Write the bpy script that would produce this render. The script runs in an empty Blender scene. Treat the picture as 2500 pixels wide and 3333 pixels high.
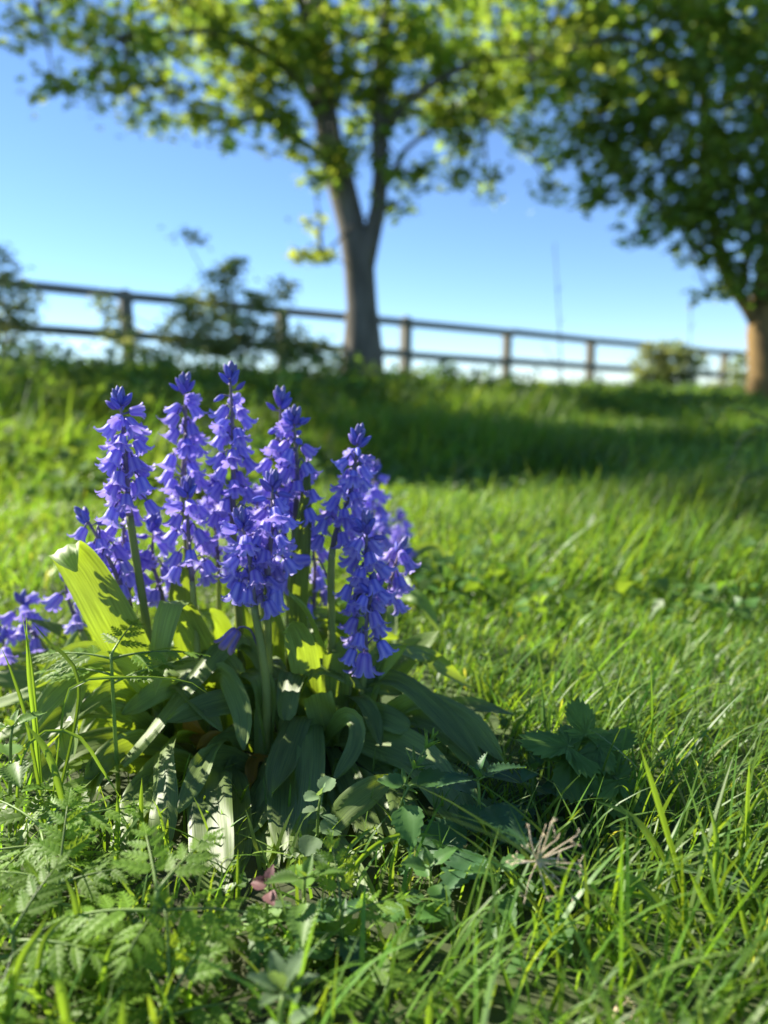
import bpy, math, random
import numpy as np
from mathutils import Vector, Matrix, Quaternion

rng = np.random.default_rng(11)
random.seed(11)
SC = bpy.context.scene
COL = SC.collection
R = math.radians

# ------------------------------------------------------------------ camera
CAM = np.array([0.0, 0.0, 0.42])
PITCH = R(9.8)
FPX = 2407.0                       # focal length in pixels of the 2500 x 3333 frame
cd = bpy.data.cameras.new('camera')
cam = bpy.data.objects.new('camera', cd)
COL.objects.link(cam)
cam.location = CAM
cam.rotation_euler = (R(90) - PITCH, 0, 0)
cd.sensor_fit = 'VERTICAL'
cd.sensor_height = 36.0
cd.sensor_width = 27.0
cd.lens = 26.0
cd.clip_start = 0.02
cd.clip_end = 6000
cd.dof.use_dof = True
cd.dof.focus_distance = 0.67
cd.dof.aperture_fstop = 2.8
SC.camera = cam

# ------------------------------------------------------------------ world, sun, exposure
SUN_EL = R(36)
SUN_AZ = R(-62)                    # clockwise from +Y (the view direction)
w = bpy.data.worlds.new('World')
SC.world = w
w.use_nodes = True
wn = w.node_tree
sky = wn.nodes.new('ShaderNodeTexSky')
sky.sky_type = 'NISHITA'
sky.sun_disc = False
sky.sun_elevation = SUN_EL
sky.sun_rotation = SUN_AZ
sky.altitude = 2500
sky.air_density = 1.0
sky.dust_density = 0.0
sky.ozone_density = 6.0
bg = wn.nodes['Background']
bg.inputs['Strength'].default_value = 0.083
wn.links.new(sky.outputs[0], bg.inputs['Color'])

sd = bpy.data.lights.new('sun', 'SUN')
sd.energy = 5.0
sd.angle = R(0.53)
sd.color = (1.0, 0.93, 0.80)
so = bpy.data.objects.new('sun', sd)
COL.objects.link(so)
sun_pos = Vector((math.sin(SUN_AZ) * math.cos(SUN_EL), math.cos(SUN_AZ) * math.cos(SUN_EL), math.sin(SUN_EL)))
so.rotation_euler = (-sun_pos).to_track_quat('-Z', 'Y').to_euler()
so.location = sun_pos * 30

SC.view_settings.view_transform = 'Standard'
SC.view_settings.look = 'None'
SC.view_settings.gamma = 1.0
SC.view_settings.exposure = 1.45
SC.render.engine = 'CYCLES'
SC.cycles.use_denoising = True
SC.cycles.max_bounces = 12
SC.cycles.diffuse_bounces = 8
SC.cycles.glossy_bounces = 2
SC.cycles.transmission_bounces = 8
SC.cycles.transparent_max_bounces = 4
SC.cycles.sample_clamp_indirect = 6

# ------------------------------------------------------------------ helpers: places
cp, sp = math.cos(PITCH), math.sin(PITCH)

def ray(px, py):
    x = (px - 1250.0) / FPX
    y = -(py - 1666.5) / FPX
    return np.array([x, cp + y * sp, -sp + y * cp])

def at(px, py, Y):
    d = ray(px, py)
    return CAM + d * (Y / d[1])

def sstep(a, b, x):
    t = np.clip((x - a) / (b - a), 0, 1)
    return t * t * (3 - 2 * t)

FD = np.array([0.838, 0.545])      # direction of the fence line
def fence_us(x, y):
    u = (x + 3.23) * 0.545 - (y - 9.6) * 0.838
    s = (x + 3.23) * 0.838 + (y - 9.6) * 0.545
    return u, s

def gz(x, y):
    x = np.asarray(x, float); y = np.asarray(y, float)
    u, s = fence_us(x, y)
    i = np.clip(s / 2.127, -2, 9)
    zf = 0.47 - 0.06 * i
    h = zf * (1 - sstep(0.6, 7.4, u))
    back = -2.2 * sstep(0.0, 16.0, -u)
    bump = 0.007 * np.sin(x * 9.1 + 1.3) * np.cos(y * 7.3) + 0.012 * np.sin(x * 2.7 + y * 1.9)
    far = np.clip(1 - (np.hypot(x, y) - 30) / 30, 0, 1)
    return h + back + bump * far

def gpt(x, y):
    return np.array([x, y, float(gz(x, y))])

# ------------------------------------------------------------------ helpers: materials
def new_mat(name):
    m = bpy.data.materials.new(name)
    m.use_nodes = True
    nt = m.node_tree
    for n in list(nt.nodes):
        nt.nodes.remove(n)
    out = nt.nodes.new('ShaderNodeOutputMaterial')
    return m, nt, out

def N(nt, t, **kw):
    n = nt.nodes.new(t)
    for k, v in kw.items():
        setattr(n, k, v)
    return n

def rgb4(c):
    return (c[0], c[1], c[2], 1.0)

def mixcol(nt, fac, a, b, mode='MIX'):
    n = N(nt, 'ShaderNodeMix', data_type='RGBA', blend_type=mode)
    for sock, v in ((n.inputs[0], fac), (n.inputs[6], a), (n.inputs[7], b)):
        if hasattr(v, 'is_output'):
            nt.links.new(v, sock)
        elif isinstance(v, (int, float)):
            sock.default_value = v
        else:
            sock.default_value = rgb4(v)
    return n.outputs[2]

def leaf_mat(name, c1, c2, back, trans=0.42, rough=0.42, spec=0.45, nscale=30.0, tint=False, streak=False,
             bump=0.15, third=None, sheen=0.0):
    """leaf tissue: gloss and diffuse on the face, light passing through from behind"""
    m, nt, out = new_mat(name)
    tc = N(nt, 'ShaderNodeTexCoord')
    no = N(nt, 'ShaderNodeTexNoise')
    no.inputs['Scale'].default_value = nscale
    no.inputs['Detail'].default_value = 4
    nt.links.new(tc.outputs['Object'], no.inputs['Vector'])
    rmp = N(nt, 'ShaderNodeMapRange')
    rmp.inputs[1].default_value = 0.3; rmp.inputs[2].default_value = 0.7
    nt.links.new(no.outputs['Fac'], rmp.inputs[0])
    fac = rmp.outputs[0]
    col = mixcol(nt, fac, c1, c2)
    bcol = mixcol(nt, fac, back, tuple(0.72 * v for v in back))
    hsrc = no.outputs['Fac']
    if streak:
        mp = N(nt, 'ShaderNodeMapping')
        mp.inputs['Scale'].default_value = (26.0, 1.6, 1.0)
        nt.links.new(tc.outputs['UV'], mp.inputs['Vector'])
        n2 = N(nt, 'ShaderNodeTexNoise')
        n2.inputs['Scale'].default_value = 1.0
        n2.inputs['Detail'].default_value = 3
        nt.links.new(mp.outputs[0], n2.inputs['Vector'])
        r2 = N(nt, 'ShaderNodeMapRange')
        r2.inputs[1].default_value = 0.32; r2.inputs[2].default_value = 0.68
        r2.inputs[3].default_value = 0.72; r2.inputs[4].default_value = 1.22
        nt.links.new(n2.outputs['Fac'], r2.inputs[0])
        col = mixcol(nt, 1.0, col, r2.outputs[0], 'MULTIPLY')
        bcol = mixcol(nt, 1.0, bcol, r2.outputs[0], 'MULTIPLY')
        hsrc = n2.outputs['Fac']
    if tint:
        at_ = N(nt, 'ShaderNodeAttribute', attribute_name='tint')
        col = mixcol(nt, 1.0, col, at_.outputs['Color'], 'MULTIPLY')
        bcol = mixcol(nt, 1.0, bcol, at_.outputs['Color'], 'MULTIPLY')
    else:
        oi = N(nt, 'ShaderNodeObjectInfo')
        r3 = N(nt, 'ShaderNodeMapRange')
        r3.inputs[3].default_value = 0.74; r3.inputs[4].default_value = 1.25
        nt.links.new(oi.outputs['Random'], r3.inputs[0])
        col = mixcol(nt, 1.0, col, r3.outputs[0], 'MULTIPLY')
        bcol = mixcol(nt, 1.0, bcol, r3.outputs[0], 'MULTIPLY')
    bs = N(nt, 'ShaderNodeBsdfPrincipled')
    nt.links.new(col, bs.inputs['Base Color'])
    rr = N(nt, 'ShaderNodeMapRange')
    rr.inputs[3].default_value = rough - 0.08; rr.inputs[4].default_value = rough + 0.12
    nt.links.new(no.outputs['Fac'], rr.inputs[0])
    nt.links.new(rr.outputs[0], bs.inputs['Roughness'])
    bs.inputs['Specular IOR Level'].default_value = spec
    if bump:
        b = N(nt, 'ShaderNodeBump')
        b.inputs['Strength'].default_value = bump
        b.inputs['Distance'].default_value = 0.002
        nt.links.new(hsrc, b.inputs['Height'])
        nt.links.new(b.outputs[0], bs.inputs['Normal'])
    tr = N(nt, 'ShaderNodeBsdfTranslucent')
    nt.links.new(bcol, tr.inputs['Color'])
    mx = N(nt, 'ShaderNodeMixShader')
    mx.inputs[0].default_value = trans
    nt.links.new(bs.outputs[0], mx.inputs[1])
    nt.links.new(tr.outputs[0], mx.inputs[2])
    nt.links.new(mx.outputs[0], out.inputs[0])
    return m

def petal_mat(name, body, vein, edge, back, trans=0.38):
    m, nt, out = new_mat(name)
    uv = N(nt, 'ShaderNodeUVMap')
    sx = N(nt, 'ShaderNodeSeparateXYZ')
    nt.links.new(uv.outputs[0], sx.inputs[0])
    a = N(nt, 'ShaderNodeMath', operation='SUBTRACT'); a.inputs[1].default_value = 0.5
    nt.links.new(sx.outputs[0], a.inputs[0])
    ab = N(nt, 'ShaderNodeMath', operation='ABSOLUTE')
    nt.links.new(a.outputs[0], ab.inputs[0])
    v = N(nt, 'ShaderNodeMapRange', interpolation_type='SMOOTHSTEP')
    v.inputs[1].default_value = 0.02; v.inputs[2].default_value = 0.17
    nt.links.new(ab.outputs[0], v.inputs[0])
    col = mixcol(nt, v.outputs[0], vein, body)
    e = N(nt, 'ShaderNodeMapRange', interpolation_type='SMOOTHSTEP')
    e.inputs[1].default_value = 0.22; e.inputs[2].default_value = 0.5
    nt.links.new(ab.outputs[0], e.inputs[0])
    tip = N(nt, 'ShaderNodeMapRange', interpolation_type='SMOOTHSTEP')
    tip.inputs[1].default_value = 0.62; tip.inputs[2].default_value = 1.0
    tip.inputs[4].default_value = 0.75
    nt.links.new(sx.outputs[1], tip.inputs[0])
    mxx = N(nt, 'ShaderNodeMath', operation='MAXIMUM')
    nt.links.new(e.outputs[0], mxx.inputs[0]); nt.links.new(tip.outputs[0], mxx.inputs[1])
    col = mixcol(nt, mxx.outputs[0], col, edge)
    oi = N(nt, 'ShaderNodeObjectInfo')
    hs = N(nt, 'ShaderNodeHueSaturation')
    mh = N(nt, 'ShaderNodeMapRange'); mh.inputs[3].default_value = 0.488; mh.inputs[4].default_value = 0.515
    nt.links.new(oi.outputs['Random'], mh.inputs[0])
    nt.links.new(mh.outputs[0], hs.inputs['Hue'])
    mv = N(nt, 'ShaderNodeMapRange'); mv.inputs[3].default_value = 1.18; mv.inputs[4].default_value = 0.82
    nt.links.new(oi.outputs['Random'], mv.inputs[0])
    nt.links.new(mv.outputs[0], hs.inputs['Value'])
    nt.links.new(col, hs.inputs['Color'])
    bs = N(nt, 'ShaderNodeBsdfPrincipled')
    nt.links.new(hs.outputs[0], bs.inputs['Base Color'])
    bs.inputs['Roughness'].default_value = 0.5
    bs.inputs['Specular IOR Level'].default_value = 0.35
    tr = N(nt, 'ShaderNodeBsdfTranslucent')
    tr.inputs['Color'].default_value = rgb4(back)
    mx = N(nt, 'ShaderNodeMixShader'); mx.inputs[0].default_value = trans
    nt.links.new(bs.outputs[0], mx.inputs[1]); nt.links.new(tr.outputs[0], mx.inputs[2])
    nt.links.new(mx.outputs[0], out.inputs[0])
    return m

def solid_mat(name, c1, c2, nscale=20, rough=0.8, stretch=(1, 1, 1), bump=0.3, bdist=0.01, spec=0.3, coord='Object'):
    m, nt, out = new_mat(name)
    tc = N(nt, 'ShaderNodeTexCoord')
    mp = N(nt, 'ShaderNodeMapping'); mp.inputs['Scale'].default_value = stretch
    nt.links.new(tc.outputs[coord], mp.inputs[0])
    no = N(nt, 'ShaderNodeTexNoise')
    no.inputs['Scale'].default_value = nscale; no.inputs['Detail'].default_value = 6
    nt.links.new(mp.outputs[0], no.inputs[0])
    r = N(nt, 'ShaderNodeMapRange'); r.inputs[1].default_value = 0.3; r.inputs[2].default_value = 0.7
    nt.links.new(no.outputs['Fac'], r.inputs[0])
    bs = N(nt, 'ShaderNodeBsdfPrincipled')
    nt.links.new(mixcol(nt, r.outputs[0], c1, c2), bs.inputs['Base Color'])
    bs.inputs['Roughness'].default_value = rough
    bs.inputs['Specular IOR Level'].default_value = spec
    b = N(nt, 'ShaderNodeBump'); b.inputs['Strength'].default_value = bump; b.inputs['Distance'].default_value = bdist
    nt.links.new(no.outputs['Fac'], b.inputs['Height'])
    nt.links.new(b.outputs[0], bs.inputs['Normal'])
    nt.links.new(bs.outputs[0], out.inputs[0])
    return m

M = {}
M['strap'] = leaf_mat('strap_leaf', (0.155, 0.235, 0.065), (0.205, 0.29, 0.09), (0.46, 0.62, 0.025), trans=0.42, rough=0.42, spec=0.36, nscale=14, streak=True, bump=0.10)
M['strap_old'] = leaf_mat('yellowed_leaf', (0.45, 0.26, 0.04), (0.55, 0.36, 0.06), (0.7, 0.42, 0.04), trans=0.45, rough=0.5, nscale=20, streak=True)
M['grass'] = leaf_mat('grass_blade', (0.075, 0.165, 0.022), (0.11, 0.215, 0.030), (0.33, 0.55, 0.03), trans=0.45, rough=0.42, spec=0.4, nscale=12, tint=True, bump=0)
M['blade'] = leaf_mat('tall_grass_blade', (0.075, 0.165, 0.025), (0.12, 0.22, 0.035), (0.36, 0.56, 0.03), trans=0.45, rough=0.4, nscale=12, bump=0)
M['parsley'] = leaf_mat('cow_parsley_leaf', (0.105, 0.21, 0.022), (0.15, 0.265, 0.03), (0.45, 0.62, 0.03), trans=0.44, rough=0.5, spec=0.25, nscale=60)
M['nettle'] = leaf_mat('nettle_leaf', (0.035, 0.10, 0.035), (0.055, 0.135, 0.045), (0.22, 0.40, 0.03), trans=0.35, rough=0.5, nscale=80, bump=0.5)
M['nettle_young'] = leaf_mat('young_nettle_leaf', (0.09, 0.19, 0.03), (0.13, 0.24, 0.04), (0.36, 0.52, 0.04), trans=0.38, rough=0.5, nscale=80, bump=0.5)
M['herb'] = leaf_mat('herb_leaf', (0.06, 0.15, 0.035), (0.09, 0.20, 0.045), (0.30, 0.50, 0.03), trans=0.38, rough=0.45, nscale=60, bump=0.4)
M['herb_t'] = leaf_mat('small_herb_leaf', (0.06, 0.145, 0.03), (0.10, 0.20, 0.04), (0.30, 0.50, 0.03), trans=0.40, rough=0.45, nscale=60, tint=True, bump=0.2)
M['purple'] = leaf_mat('purple_leaf', (0.14, 0.06, 0.07), (0.20, 0.10, 0.09), (0.35, 0.14, 0.08), trans=0.3, rough=0.65, nscale=90, bump=0.5)
M['hairy'] = leaf_mat('downy_leaf', (0.10, 0.17, 0.07), (0.14, 0.22, 0.10), (0.30, 0.45, 0.08), trans=0.3, rough=0.7, nscale=90, bump=0.5)
M['crown'] = leaf_mat('maple_leaf', (0.11, 0.18, 0.045), (0.15, 0.22, 0.06), (0.46, 0.62, 0.06), trans=0.55, rough=0.45, nscale=0.8, tint=True, bump=0)
M['shrub'] = leaf_mat('shrub_leaf', (0.16, 0.21, 0.09), (0.21, 0.26, 0.12), (0.46, 0.54, 0.14), trans=0.5, rough=0.5, nscale=1.0, tint=True, bump=0)
M['under'] = leaf_mat('undergrowth_leaf', (0.075, 0.15, 0.035), (0.11, 0.20, 0.05), (0.28, 0.44, 0.04), trans=0.4, rough=0.65, spec=0.15, nscale=1.5, tint=True, bump=0)
M['petal'] = petal_mat('bluebell_petal', (0.31, 0.26, 0.73), (0.125, 0.115, 0.56), (0.56, 0.49, 0.87), (0.40, 0.31, 0.88))
M['bud'] = petal_mat('bluebell_bud', (0.16, 0.14, 0.58), (0.10, 0.095, 0.46), (0.22, 0.19, 0.64), (0.22, 0.18, 0.7), trans=0.25)
M['budtip'] = petal_mat('bluebell_tight_bud', (0.16, 0.15, 0.44), (0.11, 0.10, 0.34), (0.24, 0.24, 0.48), (0.16, 0.14, 0.45), trans=0.15)
M['wither'] = petal_mat('withered_petal', (0.24, 0.20, 0.60), (0.14, 0.13, 0.5), (0.50, 0.30, 0.18), (0.4, 0.28, 0.5))
M['stem'] = leaf_mat('flower_stem', (0.24, 0.30, 0.08), (0.30, 0.35, 0.10), (0.42, 0.48, 0.08), trans=0.25, rough=0.42, spec=0.45, nscale=40, bump=0.1)
M['rachis'] = leaf_mat('purple_stem', (0.20, 0.17, 0.15), (0.23, 0.18, 0.23), (0.25, 0.18, 0.2), trans=0.15, rough=0.45, nscale=40, bump=0.1)
M['pedicel'] = solid_mat('flower_stalk', (0.11, 0.09, 0.22), (0.17, 0.13, 0.26), 60, 0.45, bump=0.05)
M['gstem'] = leaf_mat('green_stem', (0.14, 0.24, 0.05), (0.20, 0.30, 0.06), (0.4, 0.5, 0.06), trans=0.25, rough=0.45, nscale=40, bump=0.1)
M['dry'] = solid_mat('dry_stalk', (0.46, 0.36, 0.23), (0.64, 0.54, 0.38), 120, 0.7, bump=0.2, bdist=0.001)
M['wood'] = solid_mat('weathered_timber', (0.17, 0.155, 0.125), (0.30, 0.28, 0.23), 9, 0.85, stretch=(1, 1, 0.12), bump=0.4)
M['rail'] = solid_mat('weathered_rail', (0.15, 0.145, 0.125), (0.27, 0.255, 0.22), 9, 0.85, stretch=(0.2, 0.2, 2.0), bump=0.4)
M['bark'] = solid_mat('grey_bark', (0.085, 0.075, 0.06), (0.20, 0.175, 0.14), 7, 0.9, stretch=(1, 1, 0.25), bump=0.8, bdist=0.03)
M['bark2'] = solid_mat('sunlit_orange_bark', (0.12, 0.085, 0.04), (0.34, 0.21, 0.07), 5, 0.9, stretch=(1, 1, 0.3), bump=0.8, bdist=0.03)  # warm sunlight on the right trunk is put into this orange bark colour
M['twig'] = solid_mat('twig_bark', (0.10, 0.09, 0.075), (0.17, 0.15, 0.12), 20, 0.85)
M['speed'] = petal_mat('speedwell_petal', (0.05, 0.09, 0.62), (0.03, 0.05, 0.5), (0.10, 0.14, 0.7), (0.1, 0.14, 0.8))

def ground_mat():
    m, nt, out = new_mat('meadow_soil')
    tc = N(nt, 'ShaderNodeTexCoord')
    n1 = N(nt, 'ShaderNodeTexNoise'); n1.inputs['Scale'].default_value = 38; n1.inputs['Detail'].default_value = 8
    n2 = N(nt, 'ShaderNodeTexNoise'); n2.inputs['Scale'].default_value = 0.9; n2.inputs['Detail'].default_value = 5
    for n in (n1, n2):
        nt.links.new(tc.outputs['Object'], n.inputs[0])
    soil = mixcol(nt, n1.outputs['Fac'], (0.018, 0.014, 0.009), (0.055, 0.055, 0.022))
    turf = mixcol(nt, n1.outputs['Fac'], (0.03, 0.065, 0.014), (0.09, 0.14, 0.03))
    r = N(nt, 'ShaderNodeMapRange'); r.inputs[1].default_value = 0.35; r.inputs[2].default_value = 0.6
    nt.links.new(n2.outputs['Fac'], r.inputs[0])
    # beyond the first metres the soil is covered by turf
    sx = N(nt, 'ShaderNodeSeparateXYZ'); nt.links.new(tc.outputs['Object'], sx.inputs[0])
    dy = N(nt, 'ShaderNodeMapRange'); dy.inputs[1].default_value = 1.2; dy.inputs[2].default_value = 3.0
    nt.links.new(sx.outputs[1], dy.inputs[0])
    mm = N(nt, 'ShaderNodeMath', operation='MAXIMUM')
    nt.links.new(r.outputs[0], mm.inputs[0]); nt.links.new(dy.outputs[0], mm.inputs[1])
    bs = N(nt, 'ShaderNodeBsdfPrincipled'); bs.inputs['Roughness'].default_value = 0.95
    nt.links.new(mixcol(nt, mm.outputs[0], soil, turf), bs.inputs['Base Color'])
    b = N(nt, 'ShaderNodeBump'); b.inputs['Strength'].default_value = 0.6; b.inputs['Distance'].default_value = 0.01
    nt.links.new(n1.outputs['Fac'], b.inputs['Height']); nt.links.new(b.outputs[0], bs.inputs['Normal'])
    nt.links.new(bs.outputs[0], out.inputs[0])
    return m
M['ground'] = ground_mat()

# ------------------------------------------------------------------ helpers: meshes and objects
def to_mesh(name, V, Fc, mat=None, uv=None, smooth=True, tint=None):
    me = bpy.data.meshes.new(name)
    me.from_pydata([tuple(v) for v in V], [], [tuple(f) for f in Fc])
    if uv is not None:
        l = me.uv_layers.new(name='UVMap')
        idx = np.empty(len(me.loops), dtype=np.int32)
        me.loops.foreach_get('vertex_index', idx)
        l.data.foreach_set('uv', np.asarray(uv, dtype=np.float32)[idx].ravel())
    if mat:
        me.materials.append(M[mat])
    if smooth:
        me.polygons.foreach_set('use_smooth', [True] * len(me.polygons))
    me.update()
    return me

def fast_mesh(name, V, quads, tris, mat, tint=None, smooth=True):
    V = np.asarray(V, dtype=np.float32)
    nq, nt_ = len(quads), len(tris)
    me = bpy.data.meshes.new(name)
    me.vertices.add(len(V)); me.vertices.foreach_set('co', V.ravel())
    loops = np.concatenate([np.asarray(quads, dtype=np.int32).reshape(-1), np.asarray(tris, dtype=np.int32).reshape(-1)])
    me.loops.add(len(loops)); me.loops.foreach_set('vertex_index', loops)
    me.polygons.add(nq + nt_)
    st = np.concatenate([np.arange(nq) * 4, nq * 4 + np.arange(nt_) * 3]).astype(np.int32)
    me.polygons.foreach_set('loop_start', st)
    if smooth:
        me.polygons.foreach_set('use_smooth', np.ones(nq + nt_, dtype=bool))
    me.update(calc_edges=True)
    if tint is not None:
        a = me.color_attributes.new('tint', 'FLOAT_COLOR', 'POINT')
        t = np.ones((len(V), 4), dtype=np.float32); t[:, :3] = tint
        a.data.foreach_set('color', t.ravel())
    me.materials.append(M[mat])
    return me

def link(name, me, parent=None, loc=(0, 0, 0), quat=None, scale=None):
    o = bpy.data.objects.new(name, me)
    COL.objects.link(o)
    o.location = Vector(loc)
    if quat is not None:
        o.rotation_mode = 'QUATERNION'; o.rotation_quaternion = quat
    if scale is not None:
        o.scale = (scale, scale, scale) if isinstance(scale, (int, float)) else scale
    if parent is not None:
        o.parent = parent
    return o

def thing(name, label, cat, loc, group=None):
    o = bpy.data.objects.new(name, None)
    o.empty_display_size = 0.02
    COL.objects.link(o)
    o.location = Vector(loc)
    o['label'] = label; o['category'] = cat
    if group:
        o['group'] = group
    return o

def spline(pts, n):
    P = np.asarray(pts, float)
    if len(P) == 2:
        t = np.linspace(0, 1, n)[:, None]
        return P[0] * (1 - t) + P[1] * t
    P = np.vstack([2 * P[0] - P[1], P, 2 * P[-1] - P[-2]])
    out = []
    m = len(P) - 3
    dense = []
    for k in range(m):
        p0, p1, p2, p3 = P[k:k + 4]
        for t in np.linspace(0, 1, 24, endpoint=(k == m - 1)):
            dense.append(0.5 * ((2 * p1) + (-p0 + p2) * t + (2 * p0 - 5 * p1 + 4 * p2 - p3) * t * t + (-p0 + 3 * p1 - 3 * p2 + p3) * t ** 3))
    D = np.array(dense)
    L = np.concatenate([[0], np.cumsum(np.linalg.norm(np.diff(D, axis=0), axis=1))])
    s = np.linspace(0, L[-1], n)
    return np.stack([np.interp(s, L, D[:, k]) for k in range(3)], 1)

def nrm(v):
    v = np.asarray(v, float)
    l = np.linalg.norm(v)
    return v / l if l > 1e-12 else v

def tangents(P):
    T = np.gradient(P, axis=0)
    return T / np.maximum(np.linalg.norm(T, axis=1)[:, None], 1e-9)

def tube(P, rad, sides=6, cap=True):
    P = np.asarray(P, float); n = len(P)
    rad = np.broadcast_to(np.asarray(rad, float), (n,))
    T = tangents(P)
    ref = np.array([0.31, 0.9, 0.17])
    if abs(np.dot(T[0], nrm(ref))) > 0.9:
        ref = np.array([1.0, 0.1, 0])
    V, Fc = [], []
    a = nrm(np.cross(T[0], ref))
    for i in range(n):
        a = nrm(a - T[i] * np.dot(a, T[i]))
        b = np.cross(T[i], a)
        for k in range(sides):
            th = 2 * math.pi * k / sides
            V.append(P[i] + rad[i] * (math.cos(th) * a + math.sin(th) * b))
    for i in range(n - 1):
        for k in range(sides):
            k2 = (k + 1) % sides
            Fc.append((i * sides + k, i * sides + k2, (i + 1) * sides + k2, (i + 1) * sides + k))
    if cap:
        Fc.append(tuple(range(sides - 1, -1, -1)))
        Fc.append(tuple((n - 1) * sides + k for k in range(sides)))
    return V, Fc

def join(parts):
    V, Fc, U = [], [], []
    for p in parts:
        o = len(V)
        V.extend(p[0]); Fc.extend(tuple(i + o for i in f) for f in p[1])
        if len(p) > 2:
            U.extend(p[2])
    return (V, Fc, U) if U else (V, Fc)

# ------------------------------------------------------------------ ground
def build_ground():
    g = np.concatenate([-np.geomspace(3000, 14, 26), np.linspace(-12, 12, 97), np.geomspace(14, 3000, 26)])
    gy = np.concatenate([-np.geomspace(3000, 4, 22), np.linspace(-2.5, 24, 107), np.geomspace(26, 5000, 32)])
    X, Y = np.meshgrid(g, gy)
    Z = gz(X, Y)
    V = np.stack([X.ravel(), Y.ravel(), Z.ravel()], 1)
    nx, ny = len(g), len(gy)
    i = np.arange((ny - 1) * (nx - 1)); r = i // (nx - 1); c = i % (nx - 1)
    q = np.stack([r * nx + c, r * nx + c + 1, (r + 1) * nx + c + 1, (r + 1) * nx + c], 1)
    o = link('ground', fast_mesh('ground', V, q, np.zeros((0, 3), int), 'ground'))
    o['kind'] = 'structure'
build_ground()

# ------------------------------------------------------------------ fence
def build_fence():
    n0, n1 = -2, 9
    pos = lambda i: np.array([-3.23 + 1.783 * i, 9.6 + 1.159 * i])
    top = lambda i: 1.58 - 0.070 * i
    base = pos(0)
    t = thing('wooden_fence', 'weathered two-rail post fence running along the top of the grassy bank', 'fence', (base[0], base[1], float(gz(*base))))
    L0 = np.array(t.location)
    ang = math.atan2(1.159, 1.783)
    d = np.array([math.cos(ang), math.sin(ang), 0]); s = np.array([-d[1], d[0], 0])
    for i in range(n0, n1 + 1):
        p = pos(i); z0 = float(gz(*p)) - 0.15; z1 = top(i) + random.uniform(-.02, .03)
        hw = 0.068 + random.uniform(-.004, .006)
        V = []
        lean = np.array([random.uniform(-.02, .02), random.uniform(-.02, .02), 0])
        for z, k, f in ((z0, 1, 0), (z1 - .05, 1, 1), (z1, .55, 1)):
            for a, b in ((-1, -1), (1, -1), (1, 1), (-1, 1)):
                V.append(np.array([p[0], p[1], z]) + (d * a + s * b) * hw * k + lean * f - L0)
        Fc = []
        for l in (0, 4):
            for k in range(4):
                Fc.append((l + k, l + (k + 1) % 4, l + 4 + (k + 1) % 4, l + 4 + k))
        Fc += [(3, 2, 1, 0), (8, 9, 10, 11)]
        link('post', to_mesh('post', V, Fc, 'wood', smooth=False), t)
    for i in range(n0, n1):
        for off in (0.075, 0.56):
            a = pos(i); b = pos(i + 1)
            za = top(i) - off + random.uniform(-.012, .012); zb = top(i + 1) - off + random.uniform(-.012, .012)
            V = []
            for q, z in ((a, za), (b, zb)):
                c = np.array([q[0], q[1], z]) - s * 0.095
                e = d * (0.012 if q is a else -0.012)
                for dx, dz in ((-.022, -.058), (.022, -.058), (.022, .058), (-.022, .058)):
                    V.append(c + e + s * dx + np.array([0, 0, dz]) - L0)
            Fc = [(0, 1, 5, 4), (1, 2, 6, 5), (2, 3, 7, 6), (3, 0, 4, 7), (3, 2, 1, 0), (4, 5, 6, 7)]
            link('rail', to_mesh('rail', V, Fc, 'rail', smooth=False), t)
build_fence()

# ------------------------------------------------------------------ leaf masses (crowns, bushes, undergrowth)
def leaf_soup(C, size, mat, tint, flat=0.5, name='crown', origin=(0, 0, 0), droop=0.0):
    """one folded, five-pointed leaf face per centre"""
    n = len(C)
    size = np.broadcast_to(size, (n,))
    nv = rng.normal(size=(n, 3)); nv[:, 2] = np.abs(nv[:, 2]) * (1 + flat * 2) + flat
    nv /= np.linalg.norm(nv, axis=1)[:, None]
    d = rng.normal(size=(n, 3)); d[:, 2] -= droop
    d -= nv * (d * nv).sum(1)[:, None]
    d /= np.linalg.norm(d, axis=1)[:, None]
    s = np.cross(nv, d)
    shape = [(0, 0, 0), (-.52, .30, .10), (-.30, .62, .06), (0, 1.05, -.06), (.30, .62, .06), (.52, .30, .10), (0, .5, -.02)]
    V = np.empty((n, 7, 3))
    for k, (a, b, c) in enumerate(shape):
        V[:, k] = C + (s * a + d * (b - .5) + nv * c) * size[:, None]
    base = (np.arange(n) * 7)[:, None]
    q = np.concatenate([base + np.array([[0, 6, 2, 1]]), base + np.array([[6, 3, 2, 2]])[:, :0].reshape(1, 0) if False else base + np.array([[0, 5, 4, 6]])])
    t = np.concatenate([base + np.array([[6, 3, 2]]), base + np.array([[6, 4, 3]])])
    V = V.reshape(-1, 3) - np.asarray(origin)
    tn = np.repeat(tint, 7, axis=0)
    return fast_mesh(name, V, q, t, mat, tn, smooth=False)

def clusters(centers, rads, nsub, nleaf, sub_r):
    """centres of leaves: blobs -> sprays -> leaves"""
    out, tint = [], []
    for (c, r, k) in zip(centers, rads, nsub):
        v = rng.normal(size=(k, 3)); v /= np.linalg.norm(v, axis=1)[:, None]
        rr = rng.random(k) ** 0.42
        sc = np.asarray(c) + v * (rr * 1.0)[:, None] * np.asarray(r)
        for p in sc:
            m = max(3, int(nleaf * rng.uniform(.6, 1.4)))
            q = p + rng.normal(size=(m, 3)) * sub_r * np.array([1, 1, .6])
            out.append(q)
            b = rng.uniform(.75, 1.25)
            tt = np.ones((m, 3)) * b * rng.uniform(.85, 1.15, (m, 1))
            tt[:, 0] *= rng.uniform(.85, 1.2)
            tint.append(tt)
    return np.vstack(out), np.vstack(tint)

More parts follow.
